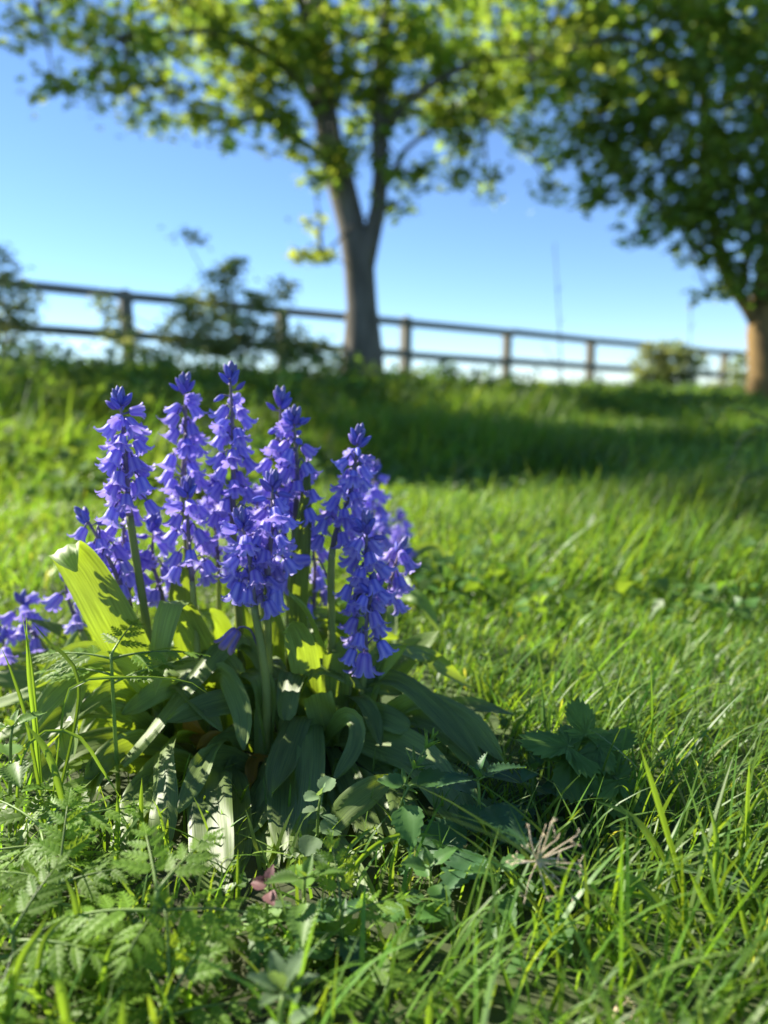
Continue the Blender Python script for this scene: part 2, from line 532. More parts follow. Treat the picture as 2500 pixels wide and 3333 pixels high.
def make_tree(name, label, base, trunk, limbs, blobs, upper, bark, leaf=0.125, nleaf=11):
    t = thing(name, label, 'tree', base, 'trees by the fence')
    L0 = np.asarray(base)
    for k, (pts, r0, r1) in enumerate(trunk):
        P = spline(pts, 14)
        rad = np.linspace(r0, r1, 14)
        if k == 0:
            rad[:3] *= np.array([1.35, 1.15, 1.04])
        rad = rad * (1 + .05 * rng.normal(size=14))
        V, Fc = tube(P - L0, rad, 12)
        V = [v + rng.normal(size=3) * .006 for v in V]
        link('trunk', to_mesh('trunk', V, Fc, bark), t)
    for (pts, r0, r1) in limbs:
        P = spline(pts, 10)
        P[1:-1] += rng.normal(size=(8, 3)) * .02
        V, Fc = tube(P - L0, np.linspace(r0, r1, 10), 7)
        link('limb', to_mesh('limb', V, Fc, bark if r0 > .05 else 'twig'), t)
    cs, rs, ns = [], [], []
    for (px, py, Y, r, n) in blobs:
        cs.append(at(px, py, Y)); rs.append(np.array([r, r * 1.0, r * .8])); ns.append(n)
    for (x, y, z, r, n) in upper:
        cs.append(np.array([x, y, z])); rs.append(np.array([r, r, r * .8])); ns.append(n)
    C, T = clusters(cs, rs, [max(2, int(v * .8)) for v in ns], nleaf, .12)
    o = link('crown', leaf_soup(C, rng.uniform(.75, 1.25, len(C)) * leaf, 'crown', T, origin=L0, droop=.5), t)
    o['kind'] = 'stuff'
    # twigs that carry the sprays
    parts = []
    ends = [l[0][-1] for l in limbs] + [tr[0][-1] for tr in trunk]
    for c, r in zip(cs, rs):
        e = min(ends, key=lambda q: np.linalg.norm(np.asarray(q) - c))
        a = np.asarray(e, float)
        mid = (a + c) / 2 + np.array([0, 0, .15])
        parts.append(tube(spline([a, mid, c], 6) - L0, np.linspace(.022, .008, 6), 5))
        for _ in range(5):
            v = rng.normal(size=3); v = v / np.linalg.norm(v) * r * .8
            parts.append(tube(spline([c, c + v * .5 + np.array([0, 0, .05]), c + v], 4) - L0, np.linspace(.01, .004, 4), 4))
    V, Fc = join(parts)
    tw = link('twigs', to_mesh('twigs', V, Fc, 'twig'), t)
    tw['kind'] = 'stuff'
    return t

# centre tree: forked grey trunk in front of the fence
Y1 = 10.6
def A(px, py, dy=0.0, Y=Y1):
    return at(px, py, Y + dy)
b1 = A(1180, 1180); b1[2] = float(gz(b1[0], b1[1])) - .05
trunk1 = [([b1, A(1180, 1080), A(1172, 900), A(1150, 760, .1), A(1110, 600, .15), A(1065, 420, .2), A(1040, 200, .2), A(1020, 0, .2), A(1000, -250, .2), A(960, -600, .3)], .25, .10),
          ([A(1185, 880), A(1212, 760), A(1235, 640), A(1238, 450), A(1240, 250), A(1262, 0), A(1300, -300), A(1320, -600)], .135, .06)]
limbs1 = [([A(1060, 420, .2), A(960, 250, -.2), A(760, 120, -.6), A(560, 100, -.9), A(400, 120, -1)], .075, .02),
          ([A(1040, 200, .2), A(1000, 60, -.5), A(880, -200, -1.2), A(700, -400, -1.6)], .085, .03),
          ([A(1240, 450), A(1330, 330, -.2), A(1480, 230, -.3), A(1640, 180, -.2), A(1750, 200)], .06, .018),
          ([A(1235, 620), A(1300, 520), A(1420, 400, .2), A(1560, 380, .3)], .045, .015),
          ([A(1020, 0, .2), A(1100, -200), A(1250, -420, -.4), A(1500, -600, -.6)], .07, .03),
          ([A(1110, 600, .1), A(1000, 470, -.1), A(900, 400, -.3), A(800, 400, -.4)], .04, .012),
          ([A(760, 120, -.6), A(600, 0, -.9), A(350, -60, -1.2), A(120, 20, -1.2)], .04, .012),
          ([A(1128, 700, .1), A(1090, 600), A(1075, 480, -.2), A(1090, 330, -.2)], .05, .02),
          ([A(1150, 860), A(1100, 850, -.1), A(1050, 835, -.2)], .012, .005)]
blobs1 = [(120, 60, 9.8, .55, 20), (400, 140, 9.8, .7, 38), (180, 285, 9.8, .26, 7), (300, 300, 9.8, .26, 7), (560, 330, 10.2, .5, 22), (430, 270, 10, .4, 12), (760, 210, 10.4, .75, 44),
          (620, 60, 10, .8, 46), (830, 380, 10.2, .42, 18), (960, 440, 10.2, .40, 17), (980, 200, 10.2, .8, 55), (1180, 110, 10.3, .85, 62), (1240, 350, 10.6, .65, 42),
          (1330, 560, 10.6, .38, 15), (1300, 670, 10.6, .20, 6), (1440, 240, 10.8, .85, 65), (1500, 430, 10.8, .5, 26), (1610, 330, 11.2, .62, 34), (1590, 590, 10.6, .22, 7), (1480, 590, 10.6, .24, 8),
          (1680, 130, 11.2, .8, 46), (1740, 480, 10.8, .32, 10), (1800, 615, 10.6, .18, 5), (1020, 590, 10.3, .14, 4), (1060, 845, 10.4, .16, 6), (985, 830, 10.3, .10, 3), (1010, 730, 10.4, .10, 3), (655, 400, 10.1, .16, 4),
          (430, 395, 10, .10, 3), (720, 430, 10.1, .22, 7), (1100, 500, 10.2, .4, 18), (1380, 80, 10.6, .8, 50), (860, 60, 10, .85, 55), (250, 60, 10, .5, 16)]
upper1 = []
for k in range(14):
    a = rng.uniform(0, 2 * math.pi); rr = math.sqrt(rng.random())
    upper1.append((-.6 + 4.6 * rr * math.cos(a), 10.8 + 3.2 * rr * math.sin(a), rng.uniform(5.9, 7.4) - .8 * rr * rr, rng.uniform(.8, 1.15), 40))
make_tree('maple_tree', 'maple tree with forked grey trunk standing before the fence, centre of the view', b1, trunk1, limbs1, blobs1, upper1, 'bark')

Y2 = 9.9
def B(px, py, dy=0.0):
    return at(px, py, Y2 + dy)
b2 = B(2495, 1300); b2[2] = float(gz(b2[0], b2[1])) - .05
trunk2 = [([b2, B(2487, 1180), B(2480, 1060), B(2500, 900, .1), B(2530, 700, .2), B(2560, 400, .2), B(2560, 0, .2), B(2540, -400, .2)], .20, .10),
          ([B(2476, 1070), B(2420, 980), B(2365, 900, .1), B(2330, 760, .1), B(2300, 560, .2), B(2290, 300, .2), B(2260, -100, .2)], .10, .045)]
limbs2 = [([B(2400, 960), B(2425, 900), B(2440, 760), B(2470, 500)], .06, .025),
          ([B(2300, 560, .2), B(2200, 460), B(2080, 400, -.2), B(1950, 400, -.4)], .04, .014),
          ([B(2290, 300, .2), B(2180, 180, -.2), B(2000, 120, -.5), B(1850, 180, -.6)], .04, .014),
          ([B(2340, 780, .1), B(2260, 720, -.2), B(2160, 690, -.4)], .025, .01),
          ([B(2560, 400, .2), B(2650, 200, -.6), B(2750, 0, -1)], .06, .02)]
blobs2 = [(1880, 480, 9.5, .45, 22), (1840, 250, 9.9, .62, 36), (1990, 340, 9.4, .75, 55), (2040, 560, 9.4, .5, 30), (2150, 450, 9.4, .75, 60), (2240, 640, 9.4, .58, 40), (2190, 720, 9.3, .30, 12),
          (2310, 800, 9.5, .45, 26), (2400, 600, 9.3, .75, 58), (2400, 300, 9.3, .9, 58), (2140, 150, 9.7, .9, 56), (2470, 780, 9.4, .5, 30), (2430, 930, 9.6, .28, 12), (2060, 775, 9.3, .12, 4), (1960, 640, 9.4, .22, 8),
          (1940, 90, 9.8, .8, 56), (2320, 60, 9.5, .95, 75), (2500, 450, 9.3, .8, 60), (2600, 700, 9.5, .8, 50), (2650, 300, 9.6, 1.0, 70), (2310, 960, 9.7, .14, 5), (2490, 120, 9.4, .9, 60), (2600, 950, 9.7, .4, 20)]
upper2 = []
for k in range(13):
    a = rng.uniform(0, 2 * math.pi); rr = math.sqrt(rng.random())
    upper2.append((5.2 + 3.6 * rr * math.cos(a), 9.9 + 2.8 * rr * math.sin(a), rng.uniform(6.0, 8.6) - 1.0 * rr * rr, rng.uniform(.8, 1.1), 40))
make_tree('maple_tree', 'dense maple with trunk coloured sunlit orange at the right edge of the view', b2, trunk2, limbs2, blobs2, upper2, 'bark2')

# unseen tree added beyond the left edge of the view to shade the far meadow
b3 = gpt(-10.6, 11.0)
trunk3 = [([b3, b3 + [.05, 0, 1.2], b3 + [.1, .1, 2.6], b3 + [.0, .1, 5], b3 + [.2, .1, 12.5]], .3, .08)]
limbs3 = [([b3 + [.1, .1, 2.6], b3 + [a * .5, c * .5, 6.0], b3 + [a, c, 8.6]], .1, .03) for a, c in ((1.6, -.5), (-1.6, .4), (.6, 1.6), (-.3, -1.6))]
upper3 = []
for k in range(56):
    a = rng.uniform(0, 2 * math.pi); rr = math.sqrt(rng.random()); zz = rng.uniform(8.0, 14.4)
    fr = 2.7 * math.sqrt(max(.15, 1 - ((zz - 10.8) / 4.6) ** 2))
    upper3.append((b3[0] + fr * rr * math.cos(a), b3[1] + fr * rr * math.sin(a), zz, rng.uniform(.7, 1.0), 40))
make_tree('maple_tree', 'unseen maple added beyond the left edge of the view to shade the meadow', b3, trunk3, limbs3, [], upper3, 'bark', leaf=.13)

# ------------------------------------------------------------------ shrubs on the bank
def make_shrub(label, base_px, Y, blobs, mat='shrub', leaf=.07, nleaf=16, name='shrub', sub=.07, stems=7):
    b = at(base_px, 1200, Y); b[2] = float(gz(b[0], b[1]))
    t = thing(name, label, 'shrub', b, 'shrubs along the fence')
    cs = [at(px, py, Yb) for (px, py, Yb, r, n) in blobs]
    rs = [np.array([r, r, r * .85]) for (_, _, _, r, _) in blobs]
    ns = [n for (*_, n) in blobs]
    C, T = clusters(cs, rs, ns, nleaf, sub)
    C[:, 2] = np.maximum(C[:, 2], gz(C[:, 0], C[:, 1]) + .03)
    o = link('crown', leaf_soup(C, rng.uniform(.7, 1.3, len(C)) * leaf, mat, T, origin=b), t)
    o['kind'] = 'stuff'
    for c, r in list(zip(cs, rs))[:stems]:
        P = spline([b + rng.normal(size=3) * [.12, .12, 0], (b + c) / 2 + rng.normal(size=3) * .06 + [0, 0, .1], c + [0, 0, r[2] * .4]], 8)
        V, Fc = tube(P - b, np.linspace(.016, .005, 8), 5)
        link('branch', to_mesh('branch', V, Fc, 'twig'), t)
    return t

make_shrub('loose dark shrub rising above the fence rails left of the forked tree', 800, 8.6,
           [(740, 900, 8.6, .22, 12), (760, 870, 8.6, .10, 5), (690, 1000, 8.7, .30, 22), (820, 1000, 8.6, .28, 16), (900, 960, 8.7, .14, 5), (600, 1030, 8.6, .26, 14), (760, 1110, 8.5, .36, 30), (640, 1120, 8.5, .34, 26),
            (880, 1110, 8.6, .34, 26), (980, 1130, 8.7, .25, 16), (1050, 1160, 8.7, .2, 12), (520, 1130, 8.6, .25, 14), (350, 1010, 8.8, .2, 8), (380, 1100, 8.8, .24, 10), (600, 775, 8.5, .07, 2), (640, 770, 8.5, .07, 2), (930, 925, 8.7, .06, 2)], stems=15)
make_shrub('pale wispy shrub at the left edge of the view beside the fence', 20, 7.8,
           [(0, 860, 7.8, .15, 7), (30, 950, 7.8, .24, 14), (-40, 1000, 7.8, .35, 20), (60, 1030, 7.8, .25, 13), (20, 1130, 7.8, .32, 18), (120, 1150, 7.8, .2, 9), (-80, 900, 7.8, .3, 16)], leaf=.06)
make_shrub('sunlit rounded green shrub before the right end of the fence', 2170, 13.4,
           [(2170, 1190, 13.4, .45, 50), (2100, 1210, 13.4, .38, 36), (2240, 1200, 13.4, .38, 36), (2200, 1260, 13.3, .45, 40), (2090, 1265, 13.3, .38, 30), (2180, 1150, 13.4, .28, 22), (2110, 1150, 13.4, .22, 14)], leaf=.07)
make_shrub('small bright bush at the foot of the right-hand maple trunk', 2400, 11.6,
           [(2400, 1200, 11.6, .2, 14), (2420, 1250, 11.6, .22, 16), (2350, 1270, 11.6, .2, 12)], leaf=.06)

# ------------------------------------------------------------------ bare stems rising before the fence
def bare_stem(label, pts, Y, r0, r1):
    P3 = [at(px, py, Y) for px, py in pts]
    b = P3[0].copy(); b[2] = float(gz(b[0], b[1])) - .02
    P3[0] = b
    t = thing('bare_stem', label, 'stem', b, 'bare stems before the fence')
    V, Fc = tube(spline(P3, 12) - b, np.linspace(r0, r1, 12), 6)
    link('stalk', to_mesh('stalk', V, Fc, 'twig'), t)
    for k in (4, 6, 8):
        P = spline(P3, 12)
        e = P[k] + np.array([rng.choice([-1, 1]) * .04, 0, .07])
        V, Fc = tube(np.array([P[k], (P[k] + e) / 2 + [0, 0, .01], e]) - b, [.004, .003, .002], 4)
        link('side_twig', to_mesh('side_twig', V, Fc, 'twig'), t)
bare_stem('tall thin bare stem rising high against the sky right of the forked tree', [(1835, 1330), (1825, 1150), (1815, 950), (1805, 790)], 7.0, .007, .004)
bare_stem('short leaning bare stem crossing the rails beside the taller one', [(1850, 1330), (1820, 1220), (1770, 1120)], 7.2, .006, .003)
bare_stem('thin bare stem near the right shrub', [(2240, 1340), (2245, 1150), (2250, 960)], 7.2, .006, .003)

# ------------------------------------------------------------------ undergrowth on the bank
def undergrowth():
    pts, sizes, tn = [], [], []
    n = 2600
    u = rng.random(n); s = rng.random(n)
    cnt = 0
    cc, rr, ns = [], [], []
    for _ in range(1500):
        uu = rng.uniform(0.4, 5.2); ss = rng.uniform(-3.5, 11.0)
        x = -3.23 + .838 * ss + .545 * uu; y = 9.6 + .545 * ss - .838 * uu
        if y < 3.2:
            continue
        h = rng.uniform(.06, .22) * (1.35 if ss < 3.2 else .75) * (.5 if uu < 2.2 else 1)
        cc.append(np.array([x, y, float(gz(x, y)) + h * .6])); rr.append(np.array([.22, .22, h])); ns.append(5)
    for _ in range(260):
        y = rng.uniform(2.4, 6.5); x = rng.uniform(-.60, -.14) * y
        h = rng.uniform(.05, .14)
        cc.append(np.array([x, y, float(gz(x, y)) + h * .6])); rr.append(np.array([.16, .16, h])); ns.append(4)
    C, T = clusters(cc, rr, ns, 9, .05)
    c2, r2, n2 = [], [], []
    for _ in range(150):
        y = rng.uniform(1.25, 4.5); x = rng.uniform(-.1, .58) * y
        h = rng.uniform(.02, .06)
        c2.append(np.array([x, y, float(gz(x, y)) + h])); r2.append(np.array([.10, .07, h])); n2.append(4)
    C2, T2 = clusters(c2, r2, n2, 8, .025)
    o = link('meadow_weeds', leaf_soup(C2, rng.uniform(.6, 1.3, len(C2)) * .026, 'herb_t', T2, name='meadow_weeds'))
    o['kind'] = 'stuff'; o['label'] = 'patches of broad-leaved weeds scattered in the sunny meadow'; o['category'] = 'weeds'
    C[:, 2] = np.maximum(C[:, 2], gz(C[:, 0], C[:, 1]) + .02)
    o = link('bank_undergrowth', leaf_soup(C, rng.uniform(.6, 1.3, len(C)) * .055, 'under', T, name='bank_undergrowth'))
    o['kind'] = 'stuff'; o['label'] = 'dark leafy undergrowth of nettles covering the bank below the fence'; o['category'] = 'undergrowth'
undergrowth()

# ------------------------------------------------------------------ grass
CLUMP = np.array([-0.135, 0.83])

def blades(P, hgt, wid, lean, az, curl, S, tint):
    """N curved tapering blades with S segments"""
    n = len(P)
    t = np.linspace(0, 1, S + 1)
    d = np.stack([np.cos(az), np.sin(az), np.zeros(n)], 1)
    sd_az = az + math.pi / 2 + rng.normal(size=n) * .5
    s = np.stack([np.cos(sd_az), np.sin(sd_az), np.zeros(n)], 1)
    V = np.empty((n, 2 * S + 1, 3))
    for k in range(S + 1):
        tt = t[k]
        out = hgt * (lean * tt + curl * tt ** 2.4)
        up = hgt * (tt - (0.32 * lean ** 2 + .42 * curl ** 1.5) * tt ** 2.2)
        c = P + d * out[:, None] + np.array([0, 0, 1.0]) * up[:, None]
        wk = wid * (0.75 + .5 * tt - 1.25 * tt ** 3) if k < S else wid * 0
        if k < S:
            V[:, 2 * k] = c - s * (wk / 2)[:, None]
            V[:, 2 * k + 1] = c + s * (wk / 2)[:, None]
        else:
            V[:, 2 * S] = c
    m = 2 * S + 1
    base = (np.arange(n) * m)[:, None]
    q = np.concatenate([base + np.array([[2 * k, 2 * k + 1, 2 * k + 3, 2 * k + 2]]) for k in range(S - 1)])
    tr = base + np.array([[2 * S - 2, 2 * S - 1, 2 * S]])
    return V.reshape(-1, 3), q, tr, np.repeat(tint, m, axis=0)

def grass_tint(n, yellow=.12):
    b = rng.uniform(.7, 1.25, n)
    T = np.stack([b * rng.uniform(.85, 1.25, n), b, b * rng.uniform(.7, 1.3, n)], 1)
    dry = rng.random(n) < yellow * .16
    T[dry] = np.stack([rng.uniform(2.2, 3.0, dry.sum()), rng.uniform(1.4, 1.8, dry.sum()), rng.uniform(2, 3.2, dry.sum())], 1)
    return T

def scatter(y0, y1, dens, margin):
    area_n = 0
    ys = []
    # width grows with the distance
    n = int(dens * ((y1 ** 2 - y0 ** 2) * .57 + 2 * margin * (y1 - y0)))
    y = rng.uniform(y0, y1, n * 3)
    keep = rng.random(n * 3) < (1.14 * y + 2 * margin) / (1.14 * y1 + 2 * margin)
    y = y[keep][:n]
    x = rng.uniform(-1, 1, len(y)) * (.57 * y + margin)
    return x, y

def field_noise(x, y):
    return .5 + .25 * np.sin(x * 2.3 + 1.1 * np.sin(y * 1.7)) + .25 * np.sin(y * 3.1 + 1.7 * np.sin(x * 1.9 + .6))

def build_grass():
    # (y0, y1, density, margin, h0, h1, width, segments)
    zones = [(.26, .72, 11000, .16, .022, .060, .0034, 7), (.72, 1.4, 12500, .2, .028, .062, .0033, 6), (1.4, 3.0, 6400, .3, .05, .12, .0046, 5), (3.0, 7.0, 1500, .6, .09, .24, .010, 4), (7.0, 17.0, 380, 1.2, .08, .20, .018, 3)]
    Vs, Qs, Ts, Tn = [], [], [], []
    off = 0
    for (y0, y1, dens, mg, h0, h1, wd, S) in zones:
        x, y = scatter(y0, y1, dens, mg)
        if y1 > 7.1:
            u, s = fence_us(x, y)
            k = u > -2.5
            x, y = x[k], y[k]
        dc = np.hypot((x - CLUMP[0]) / 1.15, y - CLUMP[1])
        keep = (dc > .15) & ((dc > .24) | (rng.random(len(x)) < .35))
        # thinner, darker turf right in front of the clump
        front = (x > -.12) & (x < .10) & (y < .68)
        keep &= ~front | (rng.random(len(x)) < .55)
        leftfront = (x < -.1) & (y < .74)
        keep &= ~leftfront | (rng.random(len(x)) < .6)
        x, y = x[keep], y[keep]; n = len(x)
        fn = field_noise(x, y)
        h = rng.uniform(h0, h1, n) * (.5 + 1.05 * fn ** 1.5)
        long = rng.random(n) < .10
        h[long] *= 1.45
        right = (y < .95) & (x > .12 * 1.0)
        h = np.where(right & (rng.random(n) < .5), h * rng.uniform(1.3, 2.0, n), h)
        dcl = np.hypot((x - CLUMP[0]) / 1.15, y - CLUMP[1])
        h = np.where((dcl < .40) & (y < .9) & (x < .2), h * .75, h)
        h = np.where((y < .56) & (x > 0), h * 1.15, h)
        az = rng.uniform(0, 2 * math.pi, n)
        az = np.where(rng.random(n) < .45, rng.normal(-.25, .7, n), az)
        V, q, t, tn = blades(np.stack([x, y, gz(x, y) - .004], 1), h, wd * rng.uniform(.55, 1.35, n), rng.uniform(.05, .65, n), az, rng.uniform(0, .75, n) ** 1.3, S, grass_tint(n) * (.72 + .5 * field_noise(x * 2.1 + 3, y * 1.7))[:, None])
        Vs.append(V); Qs.append(q + off); Ts.append(t + off); Tn.append(tn); off += len(V)
    me = fast_mesh('meadow_grass', np.vstack(Vs), np.vstack(Qs), np.vstack(Ts), 'grass', np.vstack(Tn))
    o = link('meadow_grass', me)
    o['kind'] = 'stuff'; o['label'] = 'green meadow grass covering the ground from foreground to bank'; o['category'] = 'grass'
build_grass()

def small_herbs():
    """low broad leaves among the grass"""
    x, y = scatter(.30, 3.2, 300, .2)
    dc = np.hypot(x - CLUMP[0], y - CLUMP[1])
    keep = dc > .2
    keep &= (rng.random(len(x)) < np.where((x < .1) & (y < .75), 1.0, .6))
    x, y = x[keep], y[keep]
    Cs, Tn = [], []
    for a, b in zip(x, y):
        m = rng.integers(3, 7)
        th = rng.uniform(0, 6.28, m); r = rng.uniform(.003, .010, m)
        z = float(gz(a, b)) + rng.uniform(.005, .035)
        Cs.append(np.stack([a + r * np.cos(th), b + r * np.sin(th), z + rng.uniform(-.006, .012, m)], 1))
        Tn.append(np.ones((m, 3)) * rng.uniform(.7, 1.25) * np.array([rng.uniform(.9, 1.2), 1, 1]))
    C = np.vstack(Cs)
    o = link('low_herbs', leaf_soup(C, rng.uniform(.006, .013, len(C)), 'herb_t', np.vstack(Tn), flat=.9, name='low_herbs'))
    o['kind'] = 'stuff'; o['label'] = 'tiny broad-leaved weeds mixed through the grass'; o['category'] = 'weeds'
small_herbs()

# ------------------------------------------------------------------ bluebells
def bell_mesh(name, flare, L=1.0, mat='petal', seed=0, ragged=0.0):
    r_ = np.random.default_rng(seed)
    s_k = np.array([0, .06, .16, .38, .60, .74, .85, .94, 1.0])
    r_k = np.array([.05, .17, .26, .325, .355, .40 + .05 * flare, .46 + .13 * flare, .50 + .26 * flare, .48 + .36 * flare])
    z_k = np.array([0, .015, .09, .34, .60, .76, .88, .96 - .03 * flare, .99 - .13 * flare])
    w_k = np.array([30, 33, 34, 33, 31, 29, 24, 15, 2.0])
    ns, nu = 11, 5
    s = np.array([0, .06, .16, .32, .48, .62, .74, .84, .91, .965, 1.0])
    V, Fc, U = [], [], []
    for k in range(6):
        out = (k % 2) * .022
        jf = r_.uniform(-.12, .12); jr = r_.uniform(-3, 3)
        o = len(V)
        for i in range(ns):
            rr = np.interp(s[i], s_k, r_k) + out
            zz = np.interp(s[i], s_k, z_k)
            f = max(0, s[i] - .7) / .3
            rr += jf * f * f * .5; zz += r_.normal() * .012 * f - abs(jf) * f * f * .4
            ww = np.interp(s[i], s_k, w_k)
            for j in range(nu):
                uu = -1 + 2 * j / (nu - 1)
                th = R(60 * k + uu * ww + jr * f)
                ridge = .022 * (1 - abs(uu)) - .02 * abs(uu) ** 2
                rad = rr + ridge
                # curled tips bend over as a strip, not as a cone
                V.append((rad * math.cos(th) * L, rad * math.sin(th) * L, (zz + .05 * f * uu * uu) * L))
                U.append((j / (nu - 1), s[i]))
        for i in range(ns - 1):
            for j in range(nu - 1):
                a = o + i * nu + j
                Fc.append((a, a + 1, a + nu + 1, a + nu))
    return to_mesh(name, V, Fc, mat, uv=U)

def bud_mesh(name, mat, slim=.22):
    V, Fc, U = [], [], []
    ns, nk = 9, 18
    for i in range(ns):
        s = i / (ns - 1)
        r = slim * (math.sin(math.pi * min(1, s ** .8)) ** .62) * (1.0 - .15 * s) + .02 * (1 - s)
        for k in range(nk):
            th = 2 * math.pi * k / nk
            g = 1 - .10 * (abs(math.cos(3 * th)) ** 6) + .03 * math.cos(6 * th)
            V.append((r * g * math.cos(th), r * g * math.sin(th), s))
            U.append((((k * 6 / nk) % 1.0), s * .6))
    for i in range(ns - 1):
        for k in range(nk):
            Fc.append((i * nk + k, i * nk + (k + 1) % nk, (i + 1) * nk + (k + 1) % nk, (i + 1) * nk + k))
    Fc.append(tuple((ns - 1) * nk + k for k in range(nk)))
    return to_mesh(name, V, Fc, mat, uv=U)

BELLS = [bell_mesh('bell_open', f, seed=i) for i, f in enumerate((1.0, .85, 1.15, .7, .95))]
BELL_Y = [bell_mesh('bell_young', .12, seed=9), bell_mesh('bell_half', .4, seed=12)]
BUDS = [bud_mesh('bud', 'bud', .21), bud_mesh('bud_slim', 'bud', .18)]
TIPS = [bud_mesh('tight_bud', 'budtip', .26)]
WITH = bell_mesh('bell_withered', .15, mat='wither', seed=21)

STRAP_UV = None
def strap(pts, width, tip=1.0, fold=.22, hint=(0, -.72, .7), twist=0.0, n=20, base_w=.55, wav=0.004):
    P = spline(pts, n)
    T = tangents(P)
    hint = nrm(hint)
    nu = 7
    V, Fc, U = [], [], []
    ph = rng.uniform(0, 6.28)
    L = np.linalg.norm(np.diff(P, axis=0), axis=1).sum()
    prev = None
    for i in range(n):
        t = i / (n - 1)
        side = np.cross(T[i], hint)
        if np.linalg.norm(side) < .25 and prev is not None:
            side = prev
        side = nrm(side)
        if prev is not None:
            if np.dot(side, prev) < 0:
                side = -side
            side = nrm(side * .5 + prev * .5)
        side = nrm(side - T[i] * np.dot(side, T[i]))
        prev = side
        nn = np.cross(side, T[i])
        a = twist * t
        sd = side * math.cos(a) + nn * math.sin(a)
        nn = -side * math.sin(a) + nn * math.cos(a)
        w = width * (base_w + (1 - base_w) * float(sstep(0, .38, t)))
        if tip > 0 and t > .68:
            q = (t - .68) / .32
            w *= max(0.02, (1 - q ** 2.2)) ** (.75 * tip)
        fo = fold * (1 + .8 * (1 - t))
        for j in range(nu):
            u = -1 + 2 * j / (nu - 1)
            z = (abs(u) ** 1.4) * fo * w * .5 + wav * math.sin(ph + t * 9 + u * 2) * (abs(u))
            z += .035 * w * math.cos(u * 9.0)
            V.append(P[i] + sd * (u * w / 2) + nn * z)
            U.append((j / (nu - 1), t * L * 12))
    for i in range(n - 1):
        for j in range(nu - 1):
            a = i * nu + j
            Fc.append((a, a + 1, a + nu + 1, a + nu))
    return V, Fc, U

def px3(l):
    return [at(*p) for p in l]

# key, Y, base px, raceme foot px, top px, number of flowers, label
SPIKES = [
    ('A', .78, (525, 2460), (420, 1660), (388, 1285), 24, 'tall bluebell at the left with a dark knot of closed buds on top'),
    ('B', .80, (560, 2430), (400, 1930), (268, 1665), 13, 'short bluebell leaning left behind the broad backlit leaf'),
    ('C', .87, (640, 2350), (597, 1620), (602, 1240), 18, 'slim bluebell spike second from the left in the tall row'),
    ('D', .84, (800, 2390), (758, 1700), (748, 1205), 23, 'tallest bluebell, its bud tip highest of the clump'),
    ('E', .87, (935, 2350), (930, 1800), (914, 1285), 19, 'tall bluebell with grey-violet bud tip just right of the tallest one'),
    ('F', .845, (968, 2390), (960, 1730), (955, 1345), 17, 'bluebell whose bud tip stands right beside the grey-violet one'),
    ('G', .775, (874, 2470), (870, 1880), (886, 1555), 16, 'shorter bluebell in the middle front, right one of two crossing stems'),
    ('H', .76, (866, 2490), (826, 1960), (782, 1680), 13, 'low pale bluebell in the middle front, left one of two crossing stems'),
    ('I', .83, (1070, 2390), (1082, 1790), (1168, 1408), 20, 'bluebell leaning right with the highest tip of the right half'),
    ('J', .79, (1105, 2440), (1165, 1960), (1195, 1690), 13, 'bluebell with deep blue bells below the right leaning spike'),
    ('K', .84, (1235, 2380), (1250, 1980), (1308, 1770), 10, 'rightmost bluebell of the clump, bells hanging out to the right'),
    ('L', .775, (1122, 2460), (1190, 2130), (1217, 1885), 10, 'lowest bluebell at the right front with one bell hanging below the rest'),
    ('M', .80, (645, 2430), (625, 1880), (610, 1575), 13, 'mid-height bluebell in front of the slim left spike, loosely set bells'),
    ('N', .90, (705, 2330), (712, 1870), (700, 1560), 14, 'bluebell half hidden behind the tallest stem'),
    ('O', .86, (590, 2350), (530, 1960), (503, 1690), 9, 'low bluebell between the left stem and the loose mid-height one'),
    ('P', .84, (500, 2390), (425, 1980), (398, 1640), 12, 'bluebell tucked low behind the left stem'),
    ('Q', .88, (430, 2330), (262, 2050), (212, 1850), 6, 'small bluebell showing left of the broad backlit leaf'),
    ('R', .93, (230, 2280), (125, 2080), (68, 1940), 7, 'small pale bluebell standing apart at the far left'),
    ('S', .90, (100, 2320), (40, 2170), (5, 2050), 3, 'small bluebell cut by the left edge of the view'),
    ('T', .91, (1035, 2310), (1022, 2000), (1012, 1720), 9, 'sparse bluebell behind, between the upright leaf and the right spike'),
    ('U', .92, (855, 2300), (842, 1880), (835, 1600), 13, 'bluebell at the back centre, seen between the middle stems'),
    ('V', 1.14, (1232, 2080), (1230, 1800), (1221, 1515), 20, 'blurred bluebell standing behind the clump on the right'),
    ('W', 1.45, (1298, 1920), (1300, 1820), (1304, 1670), 12, 'farthest blurred bluebell, low behind the right side of the clump'),
]
PLANTS = {}
GA = math.pi * (3 - math.sqrt(5))

